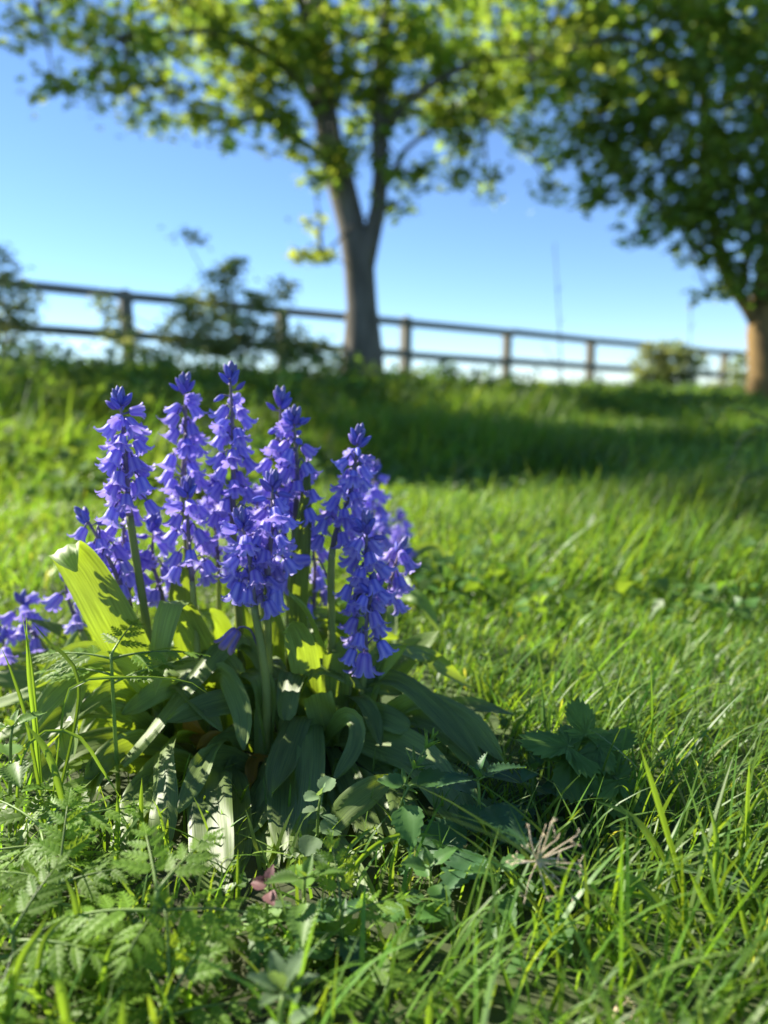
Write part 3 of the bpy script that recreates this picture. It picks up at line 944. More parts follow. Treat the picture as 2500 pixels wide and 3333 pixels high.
def make_spike(key, Y, bpx, fpx, tpx, nf, label):
    b = at(bpx[0], bpx[1], Y)
    b[2] = float(gz(b[0], b[1])) - .004
    foot = at(fpx[0], fpx[1], Y - .005); top = at(tpx[0], tpx[1], Y)
    t = thing('bluebell', label, 'bluebell', b, 'flowering bluebells of the clump')
    PLANTS[key] = (t, b)
    mid = (b + foot) / 2 + np.array([rng.normal() * .004, rng.normal() * .006, 0])
    P = spline([b, mid, foot, (foot + top) / 2 + rng.normal(size=3) * .003, top], 30)
    zf = foot[2]
    i0 = int(np.argmin(np.abs(P[:, 2] - zf)))
    big = .0048 if key in 'ACDEGFIH' else .0038
    V, Fc = tube(P[:i0 + 1] - b, np.linspace(big * 1.15, big * .85, i0 + 1), 9)
    link('stem', to_mesh('stem', V, Fc, 'stem'), t)
    V, Fc = tube(P[i0:] - b, np.linspace(big * .8, .0012, 30 - i0), 7)
    link('flower_axis', to_mesh('flower_axis', V, Fc, 'rachis'), t)
    # bells from the foot of the raceme up to the closed tip
    Lr = np.linalg.norm(np.diff(P[i0:], axis=0), axis=1)
    cum = np.concatenate([[0], np.cumsum(Lr)]); tot = cum[-1]
    a0 = rng.uniform(0, 6.28)
    low = key in 'LBQKRS'
    nb = int(nf * 1.12)
    for k in range(nb):
        f = (k + .3) / nb
        s = tot * (f ** .92) * .93
        p = np.array([np.interp(s, cum, P[i0:, c]) for c in range(3)])
        th = a0 + GA * k + rng.normal() * .25
        h = np.array([math.cos(th), math.sin(th), 0])
        top_f = f > (.93 if not low else .95)
        half = f > (.80 if not low else .85)
        ped = np.interp(f, [0, .3, .7, 1], [.018, .013, .009, .006]) * rng.uniform(.8, 1.2)
        if half and not top_f:
            dip = rng.uniform(.9, 1.7)          # angle from straight down
        elif top_f:
            dip = rng.uniform(1.9, 2.4)
        else:
            dip = np.interp(f, [0, .7], [.38, .72]) * rng.uniform(.7, 1.35)
        d = h * math.sin(dip) + np.array([0, 0, -math.cos(dip)])
        rise = .006 if not half else .002
        e = p + h * ped + np.array([0, 0, rise * rng.uniform(.4, 1.5)])
        m1 = p + h * ped * .55 + np.array([0, 0, rise + .005 if not half else .001])
        sz = np.interp(f, [0, .5, .75, .9, 1], [.0176, .0180, .0172, .0155, .013]) * rng.uniform(.92, 1.1)
        if Y > 1.05:
            sz *= 1.1
        if top_f:
            me = BUDS[k % 2]
        elif half:
            me = BELL_Y[k % 2] if rng.random() < .6 else BUDS[0]
        else:
            me = BELLS[int(rng.integers(len(BELLS)))]
        q = Vector((0, 0, 1)).rotation_difference(Vector(d)) @ Quaternion((0, 0, 1), rng.uniform(0, 6.28))
        fl = link('flower' if not top_f else 'flower_bud', me, t, e - b, q, sz)
        # the stalk is a piece of the flower: built in the flower's own frame
        V, Fc = tube(spline([p, m1, e + d * sz * .05], 6), [.0011, .001, .0009, .0009, .001, .0014], 5)
        mt = Matrix.LocRotScale(Vector(e), q, Vector((sz, sz, sz))).inverted()
        V = [mt @ Vector(v) for v in V]
        link('flower_stalk', to_mesh('flower_stalk', V, Fc, 'pedicel'), fl)
    # closed knot of buds at the tip
    nt_ = 9 if not low else 4
    Tt = nrm(P[-1] - P[-4])
    for k in range(nt_):
        th = GA * k + a0
        f = k / nt_
        sp_ = np.interp(f, [0, 1], [.85, .12])
        h = np.array([math.cos(th), math.sin(th), 0])
        d = nrm(Tt * math.cos(sp_) + h * math.sin(sp_))
        p = P[-1] - Tt * (.016 * (1 - f)) + h * .0012
        sz = np.interp(f, [0, 1], [.0185, .0125]) * rng.uniform(.9, 1.1)
        q = Vector((0, 0, 1)).rotation_difference(Vector(d)) @ Quaternion((0, 0, 1), rng.uniform(0, 6.28))
        link('flower_bud', (BUDS[0] if f < .5 else TIPS[0]), t, p - b, q, sz)

for s_ in SPIKES:
    make_spike(*s_)

# strap leaves: points (px, py, Y) from the base out, width in metres
LEAVES = [
    # key, pts, width, tip, hint, fold, twist
    ('B', [(560, 2400, .80), (430, 2130, .772), (300, 1890, .76), (215, 1775, .752), (208, 1790, .738), (250, 1860, .728)], .050, 1.0, (-.1, -.95, .25), .18, 0),
    ('O', [(730, 2420, .82), (690, 2160, .80), (610, 1985, .775), (562, 1958, .752), (528, 2080, .738), (505, 2260, .728)], .030, .6, (-.2, -.85, .5), .12, 0),
    ('D', [(870, 2270, .84), (800, 2075, .805), (740, 2085, .79), (640, 2200, .762), (480, 2390, .715), (395, 2490, .692)], .028, .5, (-.35, -.6, .7), .25, 0),
    ('G', [(980, 2340, .83), (860, 2275, .785), (700, 2290, .742), (540, 2350, .715)], .034, 1, (-.1, -.8, .5), .15, 0),
    ('M', [(700, 2400, .85), (690, 2230, .79), (725, 2190, .765), (785, 2310, .73), (792, 2440, .705)], .027, .7, (.2, -.85, .4), .12, 0),
    ('A', [(650, 2400, .80), (575, 2395, .745), (532, 2440, .705), (530, 2620, .665), (520, 2790, .632)], .030, .3, (0, -.9, .35), .2, 0),
    ('H', [(860, 2490, .79), (790, 2420, .762), (715, 2412, .725), (645, 2530, .685), (578, 2645, .66)], .023, .8, (-.2, -.7, .65), .15, 0),
    ('H', [(810, 2560, .77), (740, 2475, .732), (685, 2510, .702), (690, 2700, .642), (710, 2970, .572)], .043, .6, (0, -.8, .6), .20, 0),
    ('G', [(830, 2570, .78), (762, 2485, .742), (775, 2600, .70), (780, 2800, .632), (745, 2920, .595)], .027, .7, (.15, -.8, .5), .2, 0),
    ('G', [(910, 2490, .79), (868, 2500, .742), (845, 2640, .692), (800, 2770, .648)], .034, .8, (-.3, -.8, .4), .15, 0),
    ('F', [(1000, 2420, .79), (978, 2330, .748), (952, 2380, .722), (917, 2480, .692), (886, 2592, .665)], .034, 1.2, (-.1, -.8, .6), .18, 0),
    ('I', [(1020, 2430, .79), (1012, 2350, .752), (1010, 2500, .692), (987, 2700, .646), (966, 2870, .61)], .033, .7, (.1, -.85, .5), .2, 0),
    ('G', [(960, 2460, .785), (932, 2480, .722), (922, 2620, .677), (926, 2860, .618)], .031, .7, (-.1, -.85, .45), .2, 0),
    ('I', [(1025, 2520, .77), (1032, 2640, .692), (1110, 2840, .622), (1230, 3040, .565)], .029, .9, (.1, -.8, .6), .15, 0),
    ('J', [(1080, 2480, .78), (1130, 2530, .722), (1190, 2680, .668), (1238, 2850, .622)], .030, .6, (.1, -.8, .55), .2, 0),
    ('J', [(1125, 2480, .79), (1250, 2500, .735), (1312, 2620, .69), (1350, 2870, .62)], .034, .8, (.25, -.8, .5), .18, 0),
    ('L', [(1060, 2460, .80), (1200, 2400, .755), (1370, 2480, .712), (1515, 2700, .652)], .044, .9, (.15, -.65, .75), .15, 0),
    ('L', [(1045, 2600, .72), (1068, 2705, .668), (1130, 2630, .655), (1220, 2565, .65), (1294, 2525, .645)], .030, 1.2, (-.1, -.75, .6), .2, 0),
    ('K', [(1065, 2400, .82), (1160, 2235, .80), (1285, 2210, .772), (1430, 2320, .737), (1585, 2515, .69)], .027, 1, (.3, -.6, .7), .18, 0),
    ('K', [(1150, 2400, .83), (1350, 2340, .80), (1520, 2298, .772), (1685, 2328, .742)], .024, 1.2, (.2, -.6, .75), .15, 0),
    ('K', [(1100, 2400, .82), (1300, 2330, .782), (1450, 2390, .742), (1605, 2535, .69)], .028, 1, (.3, -.65, .7), .15, 0),
    ('K', [(1120, 2380, .85), (1250, 2215, .86), (1340, 2120, .87), (1432, 2052, .885)], .037, 1, (-.5, -.75, .4), .14, 0),
    ('J', [(1130, 2400, .80), (1187, 2270, .79), (1252, 2160, .786), (1325, 2098, .78)], .020, 1.2, (-.4, -.8, .3), .2, 0),
    ('F', [(1012, 2420, .80), (1002, 2240, .776), (985, 2120, .762), (952, 2038, .75), (925, 2055, .735)], .037, .9, (0, -.95, .3), .15, 0),
    ('F', [(1000, 2320, .79), (965, 2190, .772), (938, 2255, .742), (930, 2345, .722)], .036, .5, (-.3, -.85, .3), .12, 0),
    ('I', [(1082, 2420, .79), (1092, 2250, .776), (1096, 2125, .766)], .034, 0, (.1, -.95, .2), .12, 0),
    ('I', [(1075, 2420, .77), (1048, 2330, .756), (1030, 2255, .746)], .036, 0, (.2, -.9, .2), .35, 0),
    ('L', [(1035, 2480, .78), (1060, 2400, .762), (1120, 2332, .732), (1162, 2360, .712), (1150, 2440, .70), (1085, 2540, .69)], .019, .9, (.1, -.7, .6), .15, 0),
    ('L', [(1090, 2360, .80), (1130, 2275, .782), (1178, 2275, .762), (1217, 2340, .742), (1242, 2435, .72)], .019, .9, (.3, -.7, .6), .15, 0),
    ('L', [(1120, 2380, .80), (1220, 2330, .762), (1332, 2372, .735)], .034, .5, (.1, -.7, .65), .15, 0),
    ('E', [(975, 2360, .845), (968, 2000, .835), (985, 1750, .83), (1004, 1490, .83)], .023, 1.2, (.3, -.9, .1), .25, 0),
    ('E', [(1080, 2350, .82), (1062, 2150, .80), (1005, 2000, .79), (940, 1930, .785)], .013, 1.2, (-.4, -.8, .3), .2, 0),
    ('P', [(560, 2310, .82), (340, 2208, .78), (245, 2225, .748), (215, 2350, .715), (230, 2470, .69)], .033, .3, (0, -.8, .6), .14, 0),
    ('P', [(520, 2350, .80), (400, 2245, .762), (270, 2310, .727), (155, 2430, .69)], .021, 1.2, (-.2, -.6, .75), .2, 0),
    ('B', [(560, 2370, .81), (420, 2275, .80), (290, 2195, .79)], .042, .8, (-.4, -.8, .2), .15, 0),
    ('A', [(560, 2400, .79), (400, 2375, .762), (205, 2392, .735)], .034, 1, (0, -.8, .45), .15, 0),
    ('A', [(570, 2490, .78), (420, 2470, .742), (275, 2525, .70)], .036, .9, (-.2, -.8, .4), .15, 0),
    ('Q', [(480, 2300, .84), (250, 2225, .80), (0, 2290, .762), (-150, 2350, .74)], .023, 1, (-.1, -.6, .75), .2, 0),
    ('Q', [(450, 2330, .86), (200, 2230, .86), (-100, 2200, .86)], .026, 1, (-.1, -.7, .6), .15, 0),
    ('M', [(640, 2260, .78), (540, 2240, .762), (395, 2325, .75)], .027, 1.2, (-.3, -.85, .3), .12, 0),
    ('Q', [(480, 2250, .90), (330, 2080, .89), (260, 2090, .875), (185, 2210, .855)], .032, .8, (0, -.8, .5), .15, 0),
    ('R', [(420, 2250, .92), (230, 2070, .905), (75, 2010, .90)], .018, 1.2, (0, -.6, .75), .2, 0),
    ('A', [(340, 2510, .72), (130, 2650, .652), (-15, 2890, .588)], .023, .7, (-.3, -.6, .7), .2, 0),
    ('H', [(610, 2560, .74), (510, 2590, .692), (415, 2695, .652)], .023, 1, (-.2, -.7, .65), .15, 0),
    ('M', [(660, 2360, .86), (605, 2060, .86), (585, 1828, .85)], .037, .8, (.3, -.95, .1), .2, 0),
    ('O', [(760, 2400, .84), (690, 2150, .83), (585, 2010, .82)], .037, .9, (.2, -.9, .2), .2, 0),
    ('N', [(780, 2350, .88), (722, 2040, .872), (648, 1985, .86)], .027, 1, (.1, -.8, .4), .2, 0),
    ('T', [(1150, 2250, .92), (1065, 1960, .92), (1000, 1965, .91), (930, 2040, .90)], .026, 1, (0, -.8, .5), .2, 0),
    ('T', [(1100, 2280, .90), (1100, 2060, .90), (1150, 1995, .895), (1200, 2080, .885)], .028, 1, (0, -.8, .5), .2, 0),
    ('U', [(850, 2330, .88), (800, 2100, .88), (790, 1960, .88)], .03, 1, (.2, -.95, .1), .2, 0),
    ('U', [(900, 2340, .87), (890, 2120, .87), (905, 1990, .87)], .034, 1, (-.1, -.95, .1), .2, 0),
    ('D', [(820, 2380, .86), (740, 2230, .85), (700, 2150, .84)], .03, 1, (-.2, -.9, .3), .2, 0),
    ('R', [(330, 2290, .93), (180, 2160, .92), (30, 2130, .91), (-60, 2170, .9)], .022, 1, (0, -.7, .6), .2, 0),
    ('S', [(220, 2330, .89), (60, 2190, .88), (-90, 2230, .86)], .024, 1, (0, -.7, .6), .2, 0),
    ('S', [(330, 2400, .83), (160, 2330, .80), (-40, 2420, .76)], .026, 1, (-.1, -.6, .7), .2, 0),
    ('P', [(520, 2450, .79), (350, 2440, .75), (180, 2540, .70), (60, 2700, .655)], .020, 1, (-.2, -.6, .7), .2, 0),
    ('A', [(600, 2520, .76), (470, 2560, .705), (400, 2700, .655), (410, 2830, .62)], .028, .8, (-.1, -.8, .5), .2, 0),
    ('G', [(900, 2440, .80), (820, 2380, .775), (740, 2420, .75), (690, 2520, .725)], .026, .8, (-.1, -.8, .5), .2, 0),
    ('J', [(1150, 2450, .80), (1330, 2420, .76), (1500, 2480, .72)], .028, .9, (.2, -.7, .65), .2, 0),
    ('H', [(870, 2560, .755), (850, 2650, .70), (870, 2800, .645), (900, 2900, .61)], .03, .8, (0, -.85, .5), .2, 0),
    ('L', [(1090, 2540, .76), (1200, 2560, .715), (1290, 2700, .665), (1290, 2850, .625)], .028, .8, (.1, -.8, .55), .2, 0),
    ('P', [(600, 2380, .80), (430, 2190, .76), (300, 2165, .73), (160, 2280, .70), (75, 2430, .68)], .028, 1, (-.1, -.65, .75), .2, 0),
    ('A', [(560, 2420, .79), (380, 2315, .75), (220, 2330, .72), (55, 2450, .69)], .030, 1, (-.1, -.65, .7), .2, 0),
    ('A', [(540, 2460, .78), (360, 2405, .735), (200, 2460, .71), (80, 2570, .70)], .030, 1, (-.1, -.7, .65), .2, 0),
    ('B', [(620, 2480, .77), (480, 2415, .74), (350, 2465, .715), (280, 2600, .70), (272, 2710, .685)], .030, .8, (-.1, -.8, .5), .2, 0),
    ('H', [(650, 2520, .76), (560, 2475, .73), (480, 2555, .71), (440, 2700, .68), (430, 2830, .645)], .034, .8, (0, -.8, .55), .2, 0),
    ('Q', [(560, 2330, .84), (400, 2150, .82), (250, 2125, .80), (115, 2235, .78)], .026, 1, (-.1, -.65, .7), .2, 0),
    ('K', [(1180, 2430, .80), (1350, 2285, .77), (1500, 2330, .74), (1640, 2485, .70)], .029, 1, (.2, -.6, .75), .2, 0),
    ('J', [(1150, 2480, .78), (1330, 2445, .745), (1480, 2550, .71), (1560, 2700, .69)], .034, 1, (.2, -.65, .7), .2, 0),
    ('G', [(900, 2560, .75), (880, 2515, .72), (860, 2650, .69), (850, 2850, .645), (872, 2980, .61)], .034, .8, (0, -.85, .5), .2, 0),
    ('I', [(1090, 2560, .75), (1110, 2590, .71), (1090, 2750, .67), (1050, 2930, .63)], .030, .9, (.1, -.85, .5), .2, 0),
]

def add_leaf(key, pts, width, tip, hint, fold, twist, mat='strap', three=False):
    t, b = PLANTS[key]
    if not three:
        pts = [(a, c, Y * (1 - .065 * float(sstep(2380, 2650, c)))) for a, c, Y in pts]
    P = np.array(pts if three else px3(pts))
    P[:, 2] = np.maximum(P[:, 2], gz(P[:, 0], P[:, 1]) + .006)
    V, Fc, U = strap(P, width * (.88 if width < .042 else 1), tip=tip, hint=hint, fold=fold, twist=twist)
    V = np.array(V)
    V[:, 2] = np.maximum(V[:, 2], gz(V[:, 0], V[:, 1]) + .002)
    o = link('leaf', to_mesh('leaf', V - b, Fc, mat, uv=U), t)
    if mat == 'strap_old':
        o['label'] = 'yellowed withered leaf'
    return o

for l in LEAVES:
    add_leaf(*l)

# leaves deeper in the clump, at its back and far side
for k in range(30):
    key = random.choice('ABCDEFGHIJKLMNOPTU')
    t, b = PLANTS[key]
    b0 = b + np.array([rng.normal() * .012, rng.normal() * .012, 0])
    a = rng.uniform(.3, math.pi - .3) if k < 26 else rng.uniform(math.pi, 2 * math.pi)
    L = rng.uniform(.12, .20)
    h = np.array([math.cos(a), math.sin(a) * .8, 0])
    st = rng.uniform(.25, .75)
    p1 = b0 + h * L * .25 * st + np.array([0, 0, L * .45])
    p2 = b0 + h * L * .62 * st + np.array([0, 0, L * (.72 - .2 * st)])
    p3 = b0 + h * L * (.6 + .5 * st) + np.array([0, 0, L * (.78 - .85 * st)])
    add_leaf(key, [b0, p1, p2, p3], rng.uniform(.02, .034), 1.0, (-h[0] * .7, -h[1] * .7 - .25, .6), .22, rng.normal() * .4, three=True)
for V_ in ('V', 'W'):
    t, b = PLANTS[V_]
    for k in range(5):
        a = rng.uniform(0, 6.28); h = np.array([math.cos(a), math.sin(a), 0]); L = rng.uniform(.09, .13)
        add_leaf(V_, [b, b + h * L * .2 + [0, 0, L * .6], b + h * L * .6 + [0, 0, L * .75], b + h * L * .95 + [0, 0, L * .35]], .022, 1, (0, -.7, .7), .2, 0, three=True)
# yellowed leaves low in the middle
add_leaf('H', [(800, 2520, .78), (740, 2420, .76), (690, 2400, .745), (640, 2440, .73)], .016, 1.2, (0, -.8, .5), .2, 0, 'strap_old')
add_leaf('G', [(880, 2500, .77), (830, 2470, .75), (815, 2530, .735), (805, 2600, .72)], .014, 1.2, (0, -.8, .5), .2, 0, 'strap_old')
add_leaf('M', [(690, 2470, .79), (640, 2390, .78), (600, 2330, .775)], .02, 1.2, (0, -.8, .5), .2, 0, 'strap_old')

# lone bells hanging low on long stalks
def lone_bell(key, ppts, me, sz, dpx, extra=None):
    t, b = PLANTS[key]
    P = spline(px3(ppts), 12)
    d = nrm(at(*dpx) - P[-1])
    q = Vector((0, 0, 1)).rotation_difference(Vector(d))
    fl = link('flower', me, t, P[-1] - b, q, sz)
    mt = Matrix.LocRotScale(Vector(P[-1]), q, Vector((sz, sz, sz))).inverted()
    V, Fc = tube(P, np.linspace(.0014, .001, 12), 5)
    link('flower_stalk', to_mesh('flower_stalk', [mt @ Vector(v) for v in V], Fc, 'pedicel'), fl)
    return fl
w_ = lone_bell('H', [(838, 2100, .762), (815, 2050, .757), (785, 2040, .752), (772, 2050, .75)], WITH, .024, (735, 2100, .748))
w_['label'] = 'withered bluebell flower with brown tips'
lone_bell('G', [(870, 1940, .775), (890, 1900, .765), (896, 1912, .76)], BELL_Y[1], .024, (893, 1985, .76))
lone_bell('H', [(828, 1900, .76), (800, 1880, .752), (785, 1895, .75)], BELLS[0], .023, (770, 1950, .748))
lone_bell('L', [(1182, 2180, .775), (1192, 2110, .765), (1188, 2125, .758)], BELLS[2], .024, (1183, 2190, .757))
lone_bell('F', [(960, 1900, .845), (930, 1850, .835), (920, 1870, .83)], BELLS[1], .022, (905, 1935, .828))
lone_bell('I', [(1075, 1900, .83), (1040, 1825, .825), (1012, 1822, .822)], BELL_Y[0], .022, (985, 1825, .82))

# ------------------------------------------------------------------ lobed and toothed leaves
def frame(d, up):
    d = nrm(d); s = nrm(np.cross(d, up)); n = np.cross(s, d)
    return d, s, n

def pinna(o, d, s, n, L, W, lobes=5, curl=.15):
    """a leaflet cut into toothed lobes on both sides of its midrib"""
    V, Fc = [], []
    def pt(x, y, z=0):
        return o + d * (y * L) + s * (x * W) + n * (z * L - curl * y * y * L * .5)
    mids = [i / lobes for i in range(lobes + 1)]
    for side in (-1, 1):
        for i in range(lobes):
            y0, y1 = mids[i], mids[i + 1]
            ln = (1 - (i / lobes) ** 1.6) * (.62 + .38 * min(1, (i + .8) / 1.6)) * .5
            fw = .22 + .10 * i / lobes
            k = len(V)
            r = rng.uniform(.9, 1.1)
            V += [pt(0, y0), pt(0, y1), pt(side * ln * .45, y0 + .5 / lobes + fw * .33, .03),
                  pt(side * ln * .62 * r, y0 + .10 / lobes + fw * .30, .02), pt(side * ln * .64 * r, y0 + .34 / lobes + fw * .42, .025),
                  pt(side * ln * 1.05 * r, y0 + .5 / lobes + fw * .78, .0), pt(side * ln * .70 * r, y0 + .70 / lobes + fw * .52, .02),
                  pt(side * ln * .72 * r, y1 + fw * .66, .0), pt(side * ln * .36, y1 + fw * .16, .0)]
            f = [(0, 3, 2), (3, 4, 2), (4, 5, 2), (5, 6, 2), (6, 7, 2), (7, 8, 2), (8, 1, 2), (1, 0, 2)]
            for a in f:
                a = tuple(k + x for x in (a if side > 0 else a[::-1]))
                Fc.append(a)
    k = len(V)
    V += [pt(0, .82), pt(-.12, .98, .03), pt(0, 1.16, 0), pt(.12, .98, .03)]
    Fc += [(k, k + 2, k + 1), (k, k + 3, k + 2)]
    return V, Fc

def frond(o, d, up, L, pairs=4, W=None, droop=.25, lobes=5, petiole=.25):
    """a twice-cut leaf; returns blade and stalk geometry"""
    d, s, n = frame(d, up)
    parts = []
    def rp(t):
        return o + d * (t * L) - n * (droop * t * t * L)
    ts = np.linspace(petiole, .80, pairs)
    for k, t in enumerate(ts):
        f = 1 - (k / max(1, pairs)) * .68
        pl = L * .40 * f
        for side in (-1, 1):
            ang = R(58 - 14 * k / pairs) * side
            dd = nrm(d * math.cos(ang) + s * math.sin(ang) - n * (.12 + droop * t) + n * rng.normal() * .10)
            ss = nrm(np.cross(dd, n)); nn = np.cross(ss, dd)
            st = rp(t)
            parts.append(pinna(st + dd * pl * .10, dd, ss, nn, pl * rng.uniform(.9, 1.1), pl * .62, lobes if k < pairs - 1 else 4))
    dd = nrm(d - n * droop * 1.6); ss = nrm(np.cross(dd, n)); nn = np.cross(ss, dd)
    parts.append(pinna(rp(.82), dd, ss, nn, L * .26, L * .19, 5))
    V, Fc = join(parts)
    P = np.array([rp(t) for t in np.linspace(0, .84, 8)])
    return V, Fc, tube(P, np.linspace(.0016, .0007, 8) * (L / .1) ** .4, 5)

def parsley(label, base, stem_pts, fronds, scale=1.0, mat='parsley', r=.0022):
    """fronds: (fraction up the stem, azimuth deg, lift, length)"""
    b = np.asarray(base)
    t = thing('cow_parsley', label, 'cow parsley', b, 'cow parsley plants in the foreground')
    P = spline([b] + list(stem_pts), 14)
    V, Fc = tube(P - b, np.linspace(r, r * .65, 14), 7)
    link('stem', to_mesh('stem', V, Fc, 'gstem'), t)
    for (f, az, lift, L) in fronds:
        i = f * 13
        o = np.array([np.interp(i, range(14), P[:, c]) for c in range(3)])
        d = np.array([math.cos(R(az)) * math.cos(R(lift)), math.sin(R(az)) * math.cos(R(lift)), math.sin(R(lift))])
        up = nrm(np.array([0, 0, 1.0]) + rng.normal(size=3) * .12)
        V, Fc, st = frond(o, d, up, L * scale * rng.uniform(.92, 1.08), pairs=4)
        V = np.array(V); V[:, 2] = np.maximum(V[:, 2], gz(V[:, 0], V[:, 1]) + .003)
        lf = link('leaf', to_mesh('leaf', V - b, Fc, mat), t)
        link('leaf_stalk', to_mesh('leaf_stalk', np.array(st[0]) - b, st[1], 'gstem'), lf)
    return t

def gp(px, py, Y):
    p = at(px, py, Y); p[2] = float(gz(p[0], p[1])) - .003
    return p

# the tall one before the strap leaves on the left: flat sprays near the stem top
parsley('tall slender cow parsley with flat ferny leaves rising before the bluebell leaves',
        gp(385, 2560, .70), [at(370, 2300, .70), at(362, 2130, .70)],
        [(.86, 160, 8, .085), (.97, 10, 14, .09), (.97, 170, 12, .08), (.80, 20, 25, .07), (1.0, 80, 30, .06)], r=.0024)
parsley('big-leaved cow parsley with broad tiered leaves at the lower left',
        gp(475, 3260, .45), [at(495, 3050, .453), at(512, 2900, .455)],
        [(1.0, 115, 28, .058), (1.0, 60, 25, .055), (.80, 175, 4, .075), (.80, 5, 6, .075), (.78, 260, 10, .05), (.25, 165, 12, .085), (.3, 20, 14, .085), (.2, 230, 6, .075), (.25, 300, 8, .075)], r=.0026)
parsley('cow parsley spreading low at the left edge below the strap leaves',
        gp(110, 2930, .55), [at(115, 2800, .555), at(135, 2690, .56)],
        [(1.0, 20, 14, .075), (1.0, 150, 16, .075), (.9, 80, 20, .06), (.8, 250, 4, .06), (.7, 190, 6, .08), (.7, 330, 8, .075), (.95, 300, 2, .055)])
parsley('feathery cow parsley standing left of the broad tiered one',
        gp(200, 3100, .495), [at(198, 2970, .50), at(192, 2860, .505)],
        [(1.0, 100, 50, .06), (.9, 170, 20, .06), (.9, 10, 20, .06), (.6, 200, 8, .065), (.6, 340, 8, .065), (.3, 250, 4, .06)])
parsley('cow parsley crowding the lower left corner',
        gp(60, 3250, .44), [at(50, 3120, .445), at(40, 3040, .45)],
        [(1.0, 70, 40, .06), (1.0, 140, 20, .06), (.9, 350, 14, .07), (.7, 200, 8, .07), (.6, 290, 8, .07), (.5, 20, 10, .07)])
parsley('short cow parsley with bright leaf at the bottom centre',
        gp(1165, 3240, .475), [at(1120, 3080, .478), at(1110, 2960, .48)],
        [(1.0, 100, 55, .055), (.85, 20, 20, .055), (.6, 180, 10, .045), (.35, 340, 6, .06), (.3, 220, 6, .045)])
parsley('sunlit cow parsley leaf tuft at the bottom edge left of centre',
        gp(540, 3420, .41), [at(545, 3330, .413), at(550, 3250, .415)],
        [(1.0, 100, 55, .06), (.9, 60, 40, .06), (.9, 140, 40, .06), (.6, 10, 15, .06), (.6, 175, 15, .06)])
parsley('cow parsley leaves spilling over the bottom edge right of centre',
        gp(1330, 3420, .41), [at(1270, 3330, .415), at(1240, 3280, .418)],
        [(1.0, 70, 40, .05), (.9, 150, 20, .045), (.7, 20, 20, .05)])
parsley('small cow parsley between the feathery one and the strap leaf tips',
        gp(250, 2960, .55), [at(245, 2880, .555)],
        [(1.0, 60, 20, .06), (1.0, 160, 20, .05), (.8, 280, 8, .06), (.8, 350, 10, .06)])

NEAR = .93
def an(px, py, Y):
    return at(px, py, Y * NEAR)
def gn(px, py, Y):
    return gp(px, py, Y * NEAR)

def serrate(o, d, up, L, W, teeth=9, droop=.3, fold=.25, tooth=.16, shape='ovate', rough=.02):
    """a leaf with toothed edges and sunken veins"""
    d, s, n = frame(d, up)
    m = teeth * 2 + 1
    V, Fc, U = [], [], []
    cols = 7
    for i in range(m):
        t = i / (m - 1)
        if shape == 'ovate':
            w = (math.sin(math.pi * min(1, t ** .72)) ** .85) * (1 - .25 * t)
        elif shape == 'lance':
            w = math.sin(math.pi * t ** .85) ** .9
        else:
            w = math.sqrt(max(0, 1 - (2 * t - 1) ** 2))
        w = max(w, .02) * W / 2
        jag = 1 + (tooth if i % 2 else -tooth * .4)
        for j in range(cols):
            u = -1 + 2 * j / (cols - 1)
            ww = w * (jag if abs(u) > .99 else 1)
            fw = (.06 * L * (abs(u)) if i % 2 else 0) * (1 if abs(u) > .6 else .4)
            z = fold * abs(u) * w - droop * t * t * L + (rough * L * (1 if i % 2 else -1) * abs(u) ** .5 * .5)
            V.append(o + d * (t * L * (1 - .12 * droop) + fw) + s * (u * ww) + n * z)
            U.append((j / (cols - 1), t))
    for i in range(m - 1):
        for j in range(cols - 1):
            a = i * cols + j
            Fc.append((a, a + 1, a + cols + 1, a + cols))
    return V, Fc, U

def leafy_plant(name, label, cat, base, stem_pts, leaves, mat, r=.0018, group=None, stem_mat='gstem', **kw):
    """leaves: (fraction, azimuth, lift, length, width[, material])"""
    b = np.asarray(base)
    t = thing(name, label, cat, b, group)
    P = spline([b] + list(stem_pts), 10)
    V, Fc = tube(P - b, np.linspace(r, r * .6, 10), 6)
    link('stem', to_mesh('stem', V, Fc, stem_mat), t)
    for lf in leaves:
        f, az, lift, L, W = lf[:5]
        mt = lf[5] if len(lf) > 5 else mat
        o = np.array([np.interp(f * 9, range(10), P[:, c]) for c in range(3)])
        d = np.array([math.cos(R(az)) * math.cos(R(lift)), math.sin(R(az)) * math.cos(R(lift)), math.sin(R(lift))])
        pet = L * .18
        V, Fc, U = serrate(o + d * pet, d, nrm(np.array([0, 0, 1.0]) + .15 * rng.normal(size=3)), L, W, **kw)
        V = np.array(V); V[:, 2] = np.maximum(V[:, 2], gz(V[:, 0], V[:, 1]) + .003)
        lo = link('leaf', to_mesh('leaf', V - b, Fc, mt, uv=U), t)
        V, Fc = tube(np.array([o, o + d * pet * .5 + [0, 0, .0005], o + d * pet * 1.1]) - b, [.0009, .0008, .0007], 5)
        link('leaf_stalk', to_mesh('leaf_stalk', V, Fc, stem_mat), lo)
    return t

def nettle(label, base, stem_pts, size, mat='nettle', tiers=3, a0=0, r=.002):
    lv = []
    for k in range(tiers):
        f = 1 - k * .27
        L = size * (.62 + .3 * k if k < 2 else 1.1)
        for q in (0, 180):
            lv.append((f, a0 + 90 * k + q + rng.normal() * 10, 22 - 14 * k, L, L * .62))
    lv.append((1.0, a0 + 45, 65, size * .35, size * .2)); lv.append((1.0, a0 + 225, 65, size * .35, size * .2))
    return leafy_plant('nettle', label, 'nettle', base, stem_pts, lv, mat, r=r, group='nettles beside the bluebells', teeth=10, tooth=.22, droop=.28, fold=.25)

